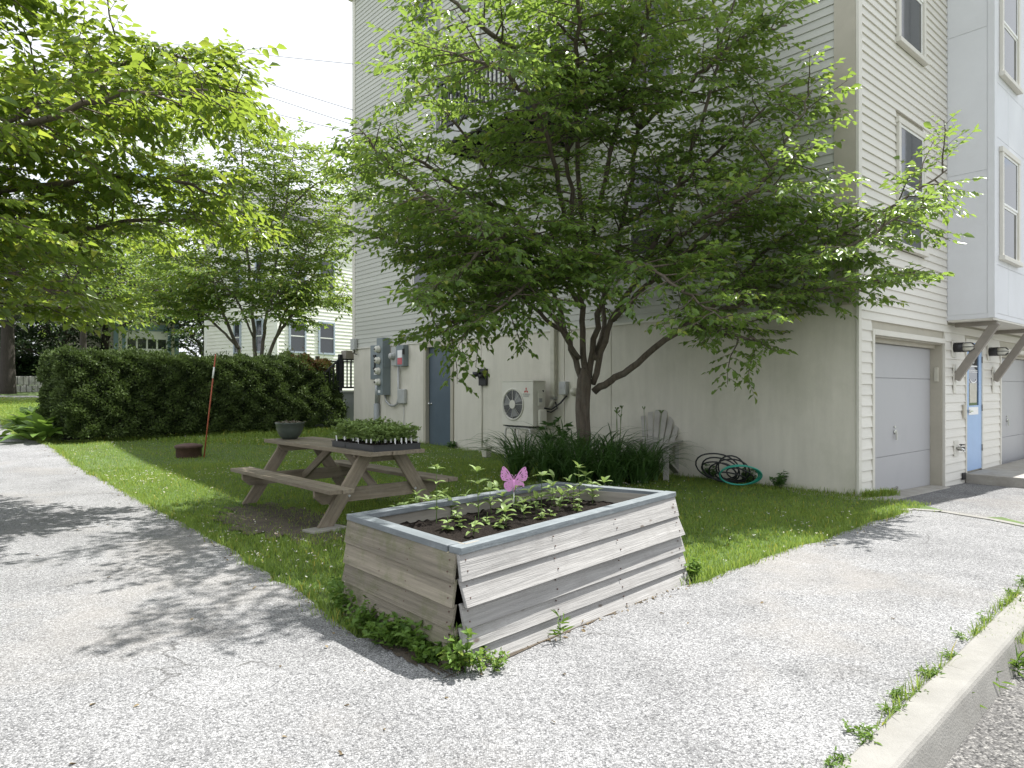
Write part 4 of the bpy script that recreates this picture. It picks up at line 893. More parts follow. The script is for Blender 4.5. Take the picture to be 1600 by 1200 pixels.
brown = (lx > HLen*.8) & (lz > ztop-.3) & (rg.random(n) < np.clip((lx/HLen-.8)*9,0,.8)*np.clip((lz-ztop+.35)*4,0,1))
T[np.repeat(brown,6)] = .97
lm2 = LF['hedge']; rp_ = [x for x in lm2.node_tree.nodes if x.type=='VALTORGB'][0]; rp_.color_ramp.elements[2].color = (.12,.045,.02,1); rp_.color_ramp.elements[2].position = .96
fo = link('foliage', npmesh('foliage',V,Fc,T), lm2, hedge, HM); fo['kind'] = 'stuff'
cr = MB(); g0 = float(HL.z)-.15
cr.box(.22, HLen-.22, .22, HD-.22, g0, ztop-.22); cr.build('dark_core', K['rust'], hedge, HM)  # added dark core box, stands for the shade deep inside the foliage
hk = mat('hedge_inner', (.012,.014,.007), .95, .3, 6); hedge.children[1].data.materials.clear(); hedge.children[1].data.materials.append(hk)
def leaf_mesh(name, L_, W_, arch=.3, nseg=5, fold=.12, tone=.5, up=.0):
    vs = []; fs = []
    for i in range(nseg+1):
        t = i/nseg; wv = W_*.5*math.sin(math.pi*min(1,(t*.93+.06)))**.75 if t<1 else 0.002; x = L_*t; zc = up*t*L_ + arch*L_*(t-t*t*1.6)
        vs += [(x,-wv,zc+fold*wv*2),(x,0,zc),(x,wv,zc+fold*wv*2)]
    for i in range(nseg):
        b = i*3; fs += [(b,b+3,b+4,b+1),(b+1,b+4,b+5,b+2)]
    me = bpy.data.meshes.new(name); me.from_pydata(vs,[],fs); me.polygons.foreach_set('use_smooth',[True]*len(fs))
    a_ = me.attributes.new('tone','FLOAT','POINT'); a_.data.foreach_set('value',[tone]*len(vs)); me.update(); return me
def rotm(az, el, roll=0): return Matrix.Rotation(az,4,'Z') @ Matrix.Rotation(-el,4,'Y') @ Matrix.Rotation(roll,4,'X')
hl = [leaf_mesh('hosta_leaf', .42, .2, .45, tone=t_) for t_ in (.35,.6,.8)]
for m in hl: m.materials.append(LF['weed'])
rgp = random.Random(4)
for (px,py,lab) in ((40,684,'broad-leaved hosta clump spilling onto the path edge'),(66,690,'hosta clump tucked against the foot of the hedge'),(52,668,'hosta clump behind the others beside the path')):
    b = gpt(px,py); t = thing('hosta', lab, 'plant', loc=b, group='hostas by the hedge end')
    for k in range(34):
        q_ = k/34; el = R(75-70*q_+rgp.uniform(-8,8)); M_ = Matrix.Translation(b+Vector((rgp.uniform(-.08,.08),rgp.uniform(-.08,.08),.02))) @ rotm(k*2.4, el, rgp.uniform(-.3,.3)) @ Matrix.Translation((.12+.12*q_,0,0)) @ Matrix.Scale(rgp.uniform(.8,1.45),4)
        link('leaf', hl[k%3], None, t, M_)
# ------------------------------------------------------------------ picnic table
TT = Matrix.Translation((-2.101,8.241,.027)) @ Matrix.Rotation(R(42.43),4,'Z')
tb = thing('picnic_table', 'weathered wooden picnic table with attached benches on the lawn', 'picnic table', TT)
def plank(name, m, par, PMx, p0, p1, wd, th, up=(0,0,1), bev=.004):
    """board from p0 to p1 (frame PMx); local x runs along its length so the grain follows"""
    p0 = Vector(p0); p1 = Vector(p1); d = (p1-p0); Ln = d.length; d.normalize(); u = Vector(up); sdv = u.cross(d).normalized(); u = d.cross(sdv)
    Mx = Matrix(((d.x,sdv.x,u.x,p0.x),(d.y,sdv.y,u.y,p0.y),(d.z,sdv.z,u.z,p0.z),(0,0,0,1)))
    return MB().box(0,Ln,-wd/2,wd/2,-th/2,th/2).build(name, m, par, PMx @ Mx, bevel=bev)
tl, tw_, th_, two, tbw, thb, tin, tfo = 2.661,.717,.765,.797,.266,.418,.327,.668
nb = 5; bw_ = (tw_-.006*(nb-1))/nb
for i in range(nb):
    xx = -tw_/2+bw_/2+i*(bw_+.006); dl = (0,.012,-.008,.01,.03)[i]
    plank('top_board', K['table'], tb, TT, (xx,-tl/2+dl,th_-.021+.0015*(i%2)), (xx,tl/2+dl,th_-.021), bw_, .042)
for s in (-1,1):
    for j in range(2):
        xx = s*(two-tbw*.25-j*tbw*.5); plank('bench_board', K['table'], tb, TT, (xx,-tl/2+.01*j*s,thb-.021), (xx,tl/2,thb-.021), tbw*.5-.006, .042)
for e in (-1,1):
    yy = e*(tl/2-tin)
    for s in (-1,1):
        f0 = Vector((s*tfo,yy,.02)); f1 = Vector((s*.2,yy,th_-.05)); d_ = (f1-f0).normalized()
        # leg cut flat on the ground
        hw = .073; n_ = Vector((d_.z,0,-d_.x)); y_ = .021
        def cut(zv, sg):
            b_ = f0+n_*hw*sg; tq = (zv-b_.z)/d_.z; return b_+d_*tq
        A0,A1,B0,B1 = cut(0,-1),cut(0,1),cut(th_-.045,-1),cut(th_-.045,1); yv = Vector((0,y_,0)); Mx = Matrix(((d_.x,0,-n_.x,f0.x),(0,1,0,f0.y),(d_.z,0,-n_.z,f0.z),(0,0,0,1)))
        Mi_ = Mx.inverted(); MB().hexa([Mi_@(q_) for q_ in (A0-yv,A1-yv,A1+yv,A0+yv,B0-yv,B1-yv,B1+yv,B0+yv)]).build('leg', K['table'], tb, TT@Mx, bevel=.004)
    yc = yy-e*.046
    for s2 in (1,):
        q_ = [(-two+.1,thb-.19),(two-.1,thb-.19),(two-.01,thb-.11),(two-.01,thb-.044),(-two+.01,thb-.044),(-two+.01,thb-.11)]
        MB().prism(q_, 'y', yy-e*.022+0, yy-e*.064).build('bench_beam', K['table'], tb, bevel=.003)
        q_ = [(-.26,th_-.135),(.26,th_-.135),(.33,th_-.07),(.33,th_-.044),(-.33,th_-.044),(-.33,th_-.07)]
        MB().prism(q_, 'y', yy-e*.022, yy-e*.064).build('top_cleat', K['table'], tb, bevel=.003)
        for s in (-1,1):
            bo = MB(); bo.cyl((s*(tfo-.25), yy+e*.0215, thb-.12), (s*(tfo-.25), yy+e*.03, thb-.12), .014, n=8); bo.build('bolt', K['pipe'], tb)
    plank('brace', K['table'], tb, TT, (.0,yy-e*.085,thb-.13), (.0,e*.2,th_-.075), .09, .04, (1,0,0))
MB().box(-.2,.2,-.1,.1,0,.05).build('concrete_paver', K['conc'], None, Matrix.Translation(TT @ Vector((-tfo-.03,-(tl/2-tin)-.02,-.05))) @ Matrix.Rotation(R(50),4,'Z'), bevel=.006)
tag(bpy.data.objects['concrete_paver'], 'flat grey concrete paver under a picnic table leg', 'paver')
# seedling trays
def quickleaves(rg_, centers, n_each, spread, ln, wd, up=.4, tone=(.5,.2)):
    B = np.repeat(centers, n_each, 0); n = len(B); D = rg_.normal(0,1,(n,3)); D[:,2] = np.abs(D[:,2])*.5+up-.3; D /= np.linalg.norm(D,axis=1,keepdims=True)
    B = B + rg_.normal(0,spread,(n,3))*np.array([[1,1,.6]]); Nn_ = np.array([[0,0,1.]])+rg_.normal(0,.4,(n,3))
    return leaves(B, D, Nn_, ln*rg_.uniform(.6,1.2,n), wd*rg_.uniform(.7,1.2,n), np.clip(rg_.normal(tone[0],tone[1],n),0,.95), .15, .35)
trl = ('seedling tray at the near end of the picnic table, its long side showing','middle seedling tray between two others on the picnic table','seedling tray with the tallest plants, beside the empty table top')
for k in range(3):
    M_ = TT @ Matrix.Translation((.02+.01*k, -tl/2+.2+k*.325, th_+.002)) @ Matrix.Rotation(R((-1,1.5,-.5)[k]),4,'Z')
    t = thing('seedling_tray', trl[k], 'seed tray', M_, 'seedling trays on the picnic table')
    a_,b_ = .29,.15
    wl_ = MB()
    for (x0,x1,y0_,y1_) in ((-a_,a_,-b_,-b_+.006),(-a_,a_,b_-.006,b_),(-a_,-a_+.006,-b_+.006,b_-.006),(a_-.006,a_,-b_+.006,b_-.006)): wl_.box(x0,x1,y0_,y1_,0,.065)
    wl_.box(-a_+.006,a_-.006,-b_+.006,b_-.006,0,.004)
    wl_.box(-a_-.008,a_+.008,-b_-.008,-b_+.0,.06,.068); wl_.box(-a_-.008,a_+.008,b_,b_+.008,.06,.068); wl_.box(-a_-.008,-a_,-b_,b_,.06,.068); wl_.box(a_,a_+.008,-b_,b_,.06,.068)
    wl_.build('tray', K['tray'], t)
    rg_ = np.random.default_rng(50+k); cs = []
    pm = MB(); pm.lathe([(.026,0),(.033,.075),(.03,.075),(.029,.065),(0,.066)], 4); pme = pm.mesh('pot'); pme.materials.append(K['soil'])
    tg = MB().box(-.008,.008,-.001,.001,0,.075).mesh('plant_tag'); tg.materials.append(K['reflect'])
    for i in range(8):
        for j in range(4):
            x_ = -a_+.045+i*.0715; y_ = -b_+.04+j*.073
            link('pot', pme, None, t, M_ @ Matrix.Translation((x_,y_,.006)) @ Matrix.Rotation(R(45),4,'Z'))
            cs.append((x_,y_,.08))
            if rg_.random() < (.6 if j in (0,3) or i in (0,) else .3):
                link('plant_tag', tg, None, t, M_ @ Matrix.Translation((x_+rg_.uniform(-.02,.02),y_-.022,.055)) @ Matrix.Rotation(rg_.uniform(-.5,.5)+R(-40),4,'Z') @ Matrix.Rotation(rg_.uniform(-.2,.2),4,'X'))
    cs = np.array(cs); hgt = (.15,.16,.19)[k]; lst = []
    for lev in (.35,.6,.85,1.05):
        c2 = cs.copy(); c2[:,2] = .07+hgt*lev*rg_.uniform(.85,1.1,len(cs)); c2[:,:2] += rg_.normal(0,.012,(len(cs),2)); lst.append(quickleaves(rg_, c2, 9, .018, .058, .024, .45))
    V,Fc,T = cat_(lst); fo = link('seedlings', npmesh('seedlings',V,Fc,T), LF['seed'], t, M_); fo['kind'] = 'stuff'
    st = MB()
    for c in cs: st.tube([Vector(c),Vector((c[0]+rg_.normal(0,.01),c[1]+rg_.normal(0,.01),.07+hgt*.9))],.002,3,cap=False)
    so = st.build('stems', LF['seed'], t, M_); so['kind'] = 'stuff'
# bowl planter on the table
px_,py_ = 453,682; bp = TT @ Vector((-.1,1.12,th_+.002))
t = thing('bowl_pot', 'dark green bowl pot of dry soil on the picnic table', 'plant pot', loc=bp)
MB().lathe([(0,0),(.09,0),(.12,.03),(.15,.08),(.17,.13),(.178,.195),(.186,.2),(.186,.22),(.17,.22),(.165,.19),(0,.19)], 28).build('bowl', K['potgreen'], t)
rg_ = np.random.default_rng(9); ang = rg_.uniform(0,6.28,60); rad_ = .165*np.sqrt(rg_.random(60)); cs = np.stack([rad_*np.cos(ang),rad_*np.sin(ang),0*ang+.205],1)
V,Fc,T = quickleaves(rg_, cs, 3, .01, .05, .02, .5, (.3,.3)); dm = leafmat('dry_leaf',(.13,.10,.07),(.42,.40,.36),(.3,.25,.15),.2,.7,.2)
o = link('dry_plants', npmesh('dry_plants',V,Fc,T), dm, t); o['kind'] = 'stuff'
# ------------------------------------------------------------------ raised planter
cN = Vector((-.279,3.585,.61)); cR = Vector((1.268,5.37,.635)); cL = Vector((-1.047,4.414,.635)); cB = Vector((.367,5.85,.65))
gN = Vector((-.262,3.515,.0)); gR = Vector((1.30,5.13,.0)); gL = Vector((-1.075,4.43,.0)); gB = Vector((.4,5.9,0))
rb = thing('raised_planter', 'raised garden bed of lapped grey boards with slate-blue rim', 'raised bed', loc=(.1,4.7,0))
def lap(tl0, tl1, bl0, bl1, m, fr_list, outv, name='board', proud=.028, ends=(0,0), bow=None, nails=False):
    for i in range(len(fr_list)-1):
        f0,f1 = fr_list[i],fr_list[i+1]; f0b = max(0,f0-.015)
        sg = .010*math.sin(i*2.1+1); ov = Vector(outv).normalized()
        pr_ = proud + (bow[i] if bow else 0)
        T0 = tl0.lerp(bl0,f0b)+ov*.004; T1 = tl1.lerp(bl1,f0b)+ov*.004; B0_ = tl0.lerp(bl0,f1)+ov*pr_; B1_ = tl1.lerp(bl1,f1)+ov*(pr_*.9)
        ax = (B1_-B0_).normalized(); B0_ = B0_ - ax*(ends[0]+sg); T0 = T0 - ax*(ends[0]+sg*.5); B1_ = B1_+ax*(ends[1]-sg); T1 = T1+ax*ends[1]
        th = .02
        d = ax; u = (T0-B0_); u = (u-d*u.dot(d)).normalized(); sv = u.cross(d)
        Mx = Matrix(((d.x,sv.x,u.x,B0_.x),(d.y,sv.y,u.y,B0_.y),(d.z,sv.z,u.z,B0_.z),(0,0,0,1))); Mi_ = Mx.inverted()
        inn = -ov*th
        BO_ = MB().hexa([Mi_@q_ for q_ in (B0_,B1_,B1_+inn,B0_+inn,T0,T1,T1+inn,T0+inn)]).build(name, m, rb, Mx, bevel=.0025)
        if nails:
            bo_ = BO_
            Ln = (B1_-B0_).length; hh = (T0-B0_).length
            for xx in (.05,.09+Ln*.3,Ln*.63,Ln-.06):
                for zf in (.3,.72): link('nail', NAIL, K['rust'], bo_, Mx @ Matrix.Translation((xx+.011*math.sin(i*5+xx*9), -.0006*0, hh*zf+.006*math.sin(xx*40+i))))
NAIL = MB().cyl((0,-.0025,0),(0,.004,0),.0042,n=8).mesh('nail')
NAIL.materials.append(K['rust'])
lw = Vector((0,0,-.03))
lap(cN+lw, cR+lw, gN, gR, K['wood'], [0,.23,.45,.65,.83,1.0], (.755,-.655,0), ends=(.0,.02), bow=[0,.028,0,.006,0.02], nails=True)
lap(cN+lw+Vector((-.012,-.005,0)), cL+lw, gN+Vector((-.02,0,0)), gL, K['woodmoss'], [0,.24,.46,.66,.84,1.03], (-.735,-.68,0), ends=(-.012,.03), nails=True)
lap(cB+lw, cL+lw, gB, gL, K['woodmoss'], [0,.33,.66,1.0], (-.66,.75,0)); lap(cB+lw, cR+lw, gB, gR, K['woodmoss'], [0,.33,.66,1.0], (.47,.88,0))
cen = (cN+cR+cL+cB)/4
def inset(p, k): q_ = cen-p; q_.z = 0; return p+q_.normalized()*k
def rimb(p, q_, ov, ext0, ext1):
    d = (q_-p).normalized(); p = p-d*ext0; q_ = q_+d*ext1; ov = Vector(ov).normalized(); c = -ov*.03
    plank('rim_board', K['rim'], rb, Matrix.Identity(4), p+c+Vector((0,0,-.012)), q_+c+Vector((0,0,-.012)), .092, .038)
rimb(cN, cR, (.755,-.655,0), .0, .02); rimb(cN, cL, (-.735,-.68,0), -.085, .02); rimb(cL, cB, (-.66,.75,0), -.07, -.05); rimb(cB, cR, (.47,.88,0), .02, -.075)
# inner liner boards
iN,iR,iL,iB = [inset(p,.085) for p in (cN,cR,cL,cB)]
for a_,b_ in ((iL,iB),(iB,iR),(iN,iR),(iN,iL)):
    for k in range(2):
        z_ = .565-k*.115; plank('liner_board', K['liner'], rb, Matrix.Identity(4), Vector((a_.x,a_.y,z_)), Vector((b_.x,b_.y,z_)), .108, .018, ((b_-a_).cross(Vector((0,0,1)))), .002)
SZ = .53
def bil(u, v): return iN*(1-u)*(1-v)+iR*u*(1-v)+iL*(1-u)*v+iB*u*v
nu,nv = 70,36; sv_ = []; rg_ = np.random.default_rng(2)
for j in range(nv+1):
    for i in range(nu+1):
        p = bil(i/nu,j/nv); sv_.append((p.x,p.y,SZ+.014*math.sin(i*.31)*math.cos(j*.4)+rg_.normal(0,.0055)+.01*math.sin(i*.13+j*.2)))
sf = [(j*(nu+1)+i,j*(nu+1)+i+1,(j+1)*(nu+1)+i+1,(j+1)*(nu+1)+i) for j in range(nv) for i in range(nu)]
so = MB().add(sv_,sf,True).build('soil', K['soil'], rb, Matrix.Identity(4))
ip = bil(.5,.5)
# young plants in the bed
lfm = [leaf_mesh('leaf', .085, .034, .28, 4, .18, t_) for t_ in (.3,.55,.75,.9)] + [leaf_mesh('leaf', .06, .032, .3, 4, .2, t_) for t_ in (.5,.8)]
for m in lfm: m.materials.append(LF['seed'])
rgp = random.Random(12)
plants = [(682,818,84,'t'),(748,812,74,'t'),(906,786,54,'t'),(846,792,48,'b'),(700,830,24,'r'),(719,826,18,'r'),(740,834,28,'r'),(668,806,22,'b'),(694,795,22,'b'),(768,800,34,'b'),(788,806,30,'b'),(806,796,30,'b'),
 (828,796,28,'b'),(862,790,30,'b'),(874,800,26,'b'),(888,786,34,'b'),(926,786,30,'b'),(942,780,26,'b'),(902,800,16,'r'),(846,812,16,'r'),(790,822,22,'b'),(650,800,26,'b'),(632,800,20,'r'),(618,802,14,'r'),(955,776,18,'r'),(760,820,20,'r'),(728,800,24,'b'),(775,788,26,'b'),(815,784,28,'b'),(838,802,22,'b'),(866,778,30,'b'),(896,792,26,'b'),(915,774,30,'b'),(712,812,18,'r'),(655,812,18,'r'),(780,834-8,16,'r'),(862,808,16,'r'),(820,810,24,'b'),(705,806,20,'b')]
posw = {'t':'tall single-stemmed seedling with leaf whorls','b':'bushy young seedling','r':'small rosette seedling'}
for i,(px,py,hp,ty) in enumerate(plants):
    p = gp(px,py,SZ); h = hp/F*p.y
    bx_ = gp(803,808,SZ); od = sorted(q_ for q_ in ((gp(a_,b_,SZ)-bx_).length for a_,b_,c_,d_ in plants if d_==ty)).index((p-bx_).length)
    t = thing('seedling_plant', posw[ty]+', '+ORD[od]+' of its kind from the butterfly stake', 'seedling', loc=p-Vector((0,0,.006)), group=posw[ty]+'s in the raised bed')
    st = MB(); top = p+Vector((rgp.uniform(-.015,.015),rgp.uniform(-.015,.015),h)); st.tube([p-Vector((0,0,.01)),p.lerp(top,.5)+Vector((rgp.uniform(-.006,.006),0,0)),top],[.004,.003,.002],5,cap=False)
    so = st.build('stem', LF['seed'], t, Matrix.Identity(4))
    wls = [(.25,3),(.5,3),(.75,4),(1,6)] if ty=='t' else [(.3,4),(.6,5),(1,5)] if ty=='b' else [(.1,5),(.5,4)]
    for f,nl_ in wls:
        for k in range(nl_):
            if rgp.random() < .12: continue
            el = R(rgp.uniform(0,40) if f<1 else rgp.uniform(5,65)); me = lfm[rgp.randrange(4)] if ty!='r' else lfm[4+rgp.randrange(2)]
            link('leaf', me, None, t, Matrix.Translation(p.lerp(top,f)) @ rotm(k*6.283/nl_+f*2+rgp.uniform(-.4,.4), el, rgp.uniform(-.3,.3)) @ Matrix.Scale(rgp.uniform(.6,1.2),4))
# butterfly on its stake
def holes_plate(name, loops, th, m, par, Mx):
    cu = bpy.data.curves.new(name,'CURVE'); cu.dimensions='2D'; cu.fill_mode='BOTH'; cu.extrude=th/2
    for lp in loops:
        sp_ = cu.splines.new('POLY'); sp_.points.add(len(lp)-1); sp_.use_cyclic_u=True
        for q_,(x,z) in zip(sp_.points,lp): q_.co=(x,z,0,1)
    to = bpy.data.objects.new(name,cu); col.objects.link(to); bpy.context.view_layer.update()
    me = bpy.data.meshes.new_from_object(to.evaluated_get(bpy.context.evaluated_depsgraph_get())); bpy.data.objects.remove(to)
    me.transform(Matrix.Rotation(R(90),4,'X')); me.materials.clear(); return link(name, me, m, par, Mx)
S_ = 1/16.
wingo = [(692,640),(690,560),(740,470),(800,370),(870,280),(925,238),(955,226),(982,248),(992,290),(985,310),(1012,345),(1022,385),(1010,410),(1026,450),(1022,495),(1004,510),(1000,545),(965,580),(905,592),(832,600),(880,612),(920,632),(940,676),(936,740),(905,790),(865,820),(850,848),(800,858),(745,825),(712,760)]
def slit(x0,y0_,x1,y1_,w_):
    d = Vector((x1-x0,y1_-y0_)); n_ = Vector((-d.y,d.x)).normalized()*w_; m_ = Vector(((x0+x1)/2,(y0_+y1_)/2)); 
    return [(x0,y0_),tuple(m_-n_),(x1,y1_),tuple(m_+n_)]
def dot(x,y,r_): return [(x+r_*math.cos(k*1.0472),y+r_*math.sin(k*1.0472)) for k in range(6)]
hol = [slit(800,445,895,310,14),slit(838,462,912,388,9),slit(852,492,925,430,9),slit(862,512,932,484,9),slit(738,576,800,512,13),slit(800,572,905,548,11),slit(785,632,832,622,8),slit(790,662,830,662,6),slit(735,730,760,770,8),slit(775,710,800,745,6),slit(706,690,712,740,5),
  dot(940,266,14),dot(968,335,13),dot(984,404,14),dot(974,478,14),dot(957,540,11),dot(884,700,13),dot(860,748,11),dot(826,790,9)]
ps_ = gp(803,808,SZ); yb = ps_.y; px1 = 1/F*yb
bf = thing('butterfly_stake', 'pink cut-out metal butterfly on a thin stake in the raised bed', 'garden ornament', loc=ps_)
Mb = Matrix.Translation((ps_.x,yb,EYE+(HZ-(715+620/16))/F*yb)) @ Matrix.Rotation(R(-8),4,'Z')
for s in (1,-1):
    cvt = lambda lp: [((x-680)*S_*px1*s, -(y-620)*S_*px1) for x,y in lp]
    holes_plate('wing', [cvt(wingo)]+[cvt(h_) for h_ in hol], .0022, K['pink'], bf, Mb @ Matrix.Rotation(R(6*s),4,'Z'))
bb = MB(); zt = -(640-620)*S_*px1; bb.tube([(0,-.002,.055*.35),(0,-.002,-.03),(0,-.002,-.07)],[.006,.007,.003],6); bb.build('body', K['pink'], bf, Mb)
an = MB(); an.tube([(0,-.002,.015),(-.004,-.002,.04),(-.016,-.002,.058)],.0013,4); an.tube([(0,-.002,.015),(.004,-.002,.04),(.016,-.002,.058)],.0013,4); an.build('antennae', K['pink'], bf, Mb)
MB().tube([ps_-Vector((0,0,.05)),Vector((ps_.x,yb+.004,Mb.translation.z))],.0028,6).build('stake', K['chrome'], bf, Matrix.Identity(4))
# ------------------------------------------------------------------ weeds at the planter's foot and along the kerb
def weed(name, label, p, n, sp, h, ln, wd, seed, lm=LF['weed'], tone=(.5,.2), group=None):
    rg_ = np.random.default_rng(seed); t = thing(name, label, 'weed', loc=p, group=group); cs = []; st = MB()
    for k in range(n):
        a0 = rg_.uniform(0,6.28); r_ = sp*math.sqrt(rg_.random()); hh = h*rg_.uniform(.5,1.1); c0 = Vector((r_*math.cos(a0)*.5,r_*math.sin(a0)*.5,-.01)); c1 = Vector((r_*math.cos(a0),r_*math.sin(a0),hh)); st.tube([c0,c0.lerp(c1,.5)+Vector((0,0,hh*.1)),c1],.0018,3,cap=False)
        for f in (.45,.7,1): cs.append(tuple(c0.lerp(c1,f)))
    V,Fc,T = quickleaves(rg_, np.array(cs), 4, .012, ln, wd, .45, tone); V[:,2] = np.maximum(V[:,2], .004)
    st.build('stems', lm, t); o = link('foliage', npmesh('foliage',V,Fc,T), lm, t); o['kind'] = 'stuff'; return t
wsp = [(536,946,.13,.17),(552,962,.14,.2),(575,985,.13,.17),(600,1003,.12,.14),(622,1012,.1,.13),(650,1022,.1,.15),(676,1036,.08,.1)]
for i,(px,py,sp,h) in enumerate(wsp):
    weed('clover_weed',ORD[len(wsp)-1-i]+' clover weed clump along the mossy short side from the front corner', gp(px,py,0), 17, sp, h, .045, .028, 70+i, tone=(.4,.2), group='weeds beside the short side of the bed')
weed('corner_weed','tall pale weed growing at the front corner of the raised bed', gp(722,1046,0)+Vector((.0,-.05,0)), 15, .09, .2, .05, .03, 90, tone=(.8,.15))
weed('corner_weed','low whitish weed sprawling along the front boards', gp(760,1048,0), 18, .12, .09, .028, .016, 91, tone=(.85,.1))
weed('grass_tuft','single grass tuft at the foot of the front boards', gp(876,1003,0), 2, .03, .15, .08, .007, 92, tone=(.7,.1))
weed('corner_weed','small weed at the far front corner of the bed', gp(1078,906,0), 12, .07, .14, .05, .02, 93, tone=(.6,.1))
for i in range(46):
    f = i/46; rgq = random.Random(200+i); p = k0 + kd*(-1.2+f*6.2+rgq.uniform(-.1,.1)) - kn*.02
    if rgq.random() < .25: continue
    p = p + Vector((rgq.uniform(-.03,.03),rgq.uniform(-.03,.03),.005)); weed('kerb_weed','small green weed in the crack between path and kerb', p, 3+rgq.randrange(4), .03+.03*rgq.random(), .015+.035*rgq.random(), .028, .009, 300+i, tone=(.6,.15), group='weeds along the kerb')
for i,(px,py) in enumerate(((1500,1110),(1545,1075),(1590,1055))):
    p = gp(px,py,-.12); p.z = -.122; weed('gutter_weed','grassy weed in the gutter below the kerb', p, 3, .04, .1, .08, .009, 330+i, tone=(.7,.15), group='weeds in the gutter')
# ------------------------------------------------------------------ daylilies, shrub, chair and hoses by the wall
def daylily(p, n, L_, seed, label, scapes=0):
    rg_ = random.Random(seed); t = thing('daylily_clump', label, 'plant', loc=p, group='daylilies round the tree'); vs=[]; fs=[]; tn=[]
    for k in range(n):
        az = rg_.uniform(0,6.283); ll = L_*rg_.uniform(.6,1.15); bx = Vector((rg_.uniform(-.14,.14),rg_.uniform(-.14,.14),-.02)); el = R(rg_.uniform(52,86)); dd = Vector((math.cos(az),math.sin(az),0)); sv = Vector((-dd.y,dd.x,0)); q_ = bx.copy(); b0_ = len(vs); m = 8; tt = min(.95,max(0,rg_.gauss(.45,.22)))
        for i in range(m+1):
            wv = .011*math.sin(math.pi*min(1,.25+.75*(i/m)))+.0008
            vs += [q_-sv*wv+Vector((0,0,wv*.5)), q_.copy(), q_+sv*wv+Vector((0,0,wv*.5))]; tn += [tt]*3
            stp = ll/m; q_ = q_ + (dd*math.cos(el)+Vector((0,0,math.sin(el))))*stp; el -= R(rg_.uniform(11,20))*(.4+1.2*i/m)
            if q_.z < .015: q_.z = .015
        for i in range(m):
            b_ = b0_+i*3; fs += [(b_,b_+1,b_+4,b_+3),(b_+1,b_+2,b_+5,b_+4)]
    o = link('blades', npmesh('blades',[tuple(v) for v in vs],fs,tn,True), LF['lily'], t); o['kind']='stuff'
    for k in range(scapes):
        b_ = Vector((rg_.uniform(-.1,.1),rg_.uniform(-.1,.1),0)); e_ = b_+Vector((rg_.uniform(-.1,.2),rg_.uniform(-.05,.1),rg_.uniform(.95,1.2))); s2 = MB(); s2.tube([b_,b_.lerp(e_,.5)+Vector((.03,0,0)),e_],.004,5)
        for j in range(4): s2.tube([e_,e_+Vector((rg_.uniform(-.05,.05),rg_.uniform(-.03,.03),.05))],[.004,.009],5)
        s2.build('flower_stalk', LF['seed'], t)
dls = [((.12,11.05),'daylily clump by the heat pump stand',0),((.55,10.6),'daylily clump in front of the tree, towards the heat pump',0),((1.0,10.35),'arching daylily clump directly in front of the tree trunk',0),((1.5,10.3),'daylily clump in front of the tree, towards the chair',1),((1.95,10.5),'outer daylily clump in front of the slatted chair',0),((2.15,10.85),'daylily clump beside the slatted chair with budded stalks',2),((1.75,11.2),'daylily clump behind the tree with budded stalks',3),((.75,11.3),'daylily clump tucked left of the tree trunk',0),((1.3,10.8),'daylily clump hugging the tree trunk',0)]
for i,((x_,y_),lab,scp) in enumerate(dls): daylily(Vector((x_,y_,float(gz(x_,y_)))), 110, (1.25 if x_<1.6 else 1.02), 400+i, lab, scp)
weed('wall_shrub','low broad-leaved shrub between the heat pump and the tree trunk', Vector((.78,12.15,.03)), 22, .28, .78, .13, .075, 94, lm=LF['lily'], tone=(.35,.2))
bpy.data.objects['wall_shrub']['category'] = 'shrub'
for i,(y_,lab) in enumerate(((9.2,'small weed by the hinge side of the service door'),(1.55,'leafy weed beside the hose coils'),(1.05,'leafy weed right of the hose coils'),(2.25,'leafy weed left of the hose coils'))):
    q_ = BM @ Vector((-.12,y_,0)); q_.z = float(gz(q_.x,q_.y)); weed('wall_weed',lab,q_,14,.12,.2 if i else .12,.06,.04,95+i,lm=LF['lily'],tone=(.6,.2))
# slatted garden chair
CM = BM @ Matrix.Translation((-.5,3.05,0)) @ Matrix.Rotation(R(-68),4,'Z')
ch = thing('garden_chair', 'faded grey slatted garden chair with fan-shaped back beside the wall', 'chair', CM)
sl = [-.24,-.145,-.048,.048,.145,.24]
for i,xx in enumerate(sl):
    b0_ = Vector((xx*.72,.18,.34)); hgt_ = (.98,1.05,1.09,1.09,1.05,.98)[i]; b1_ = Vector((xx*1.35,.52,hgt_)); plank('back_slat', K['chair'], ch, CM, b0_, b1_, .085, .018, (b1_-b0_).cross(Vector((1,0,0))))
plank('back_rail', K['chair'], ch, CM, (-.3,.40,.66),(.3,.40,.66), .07,.022,(0,.3,1)); plank('back_rail', K['chair'], ch, CM, (-.25,.24,.4),(.25,.24,.4), .07,.022,(0,.3,1))
for i in range(5): plank('seat_slat', K['chair'], ch, CM, (-.27,-.32+i*.1,.4-.022*i),(.27,-.32+i*.1,.4-.022*i), .09,.018)
for s in (-1,1):
    plank('arm', K['chair'], ch, CM, (s*.34,-.42,.56),(s*.34,.38,.58), .12,.02); plank('leg', K['chair'], ch, CM, (s*.3,-.36,.0),(s*.3,-.36,.55), .09,.03,(0,1,0)); plank('leg', K['chair'], ch, CM, (s*.27,-.36,.36),(s*.27,.46,.03), .1,.03,(0,.4,1))
    plank('arm_support', K['chair'], ch, CM, (s*.3,.36,.1),(s*.3,.36,.57), .07,.025,(0,1,0))
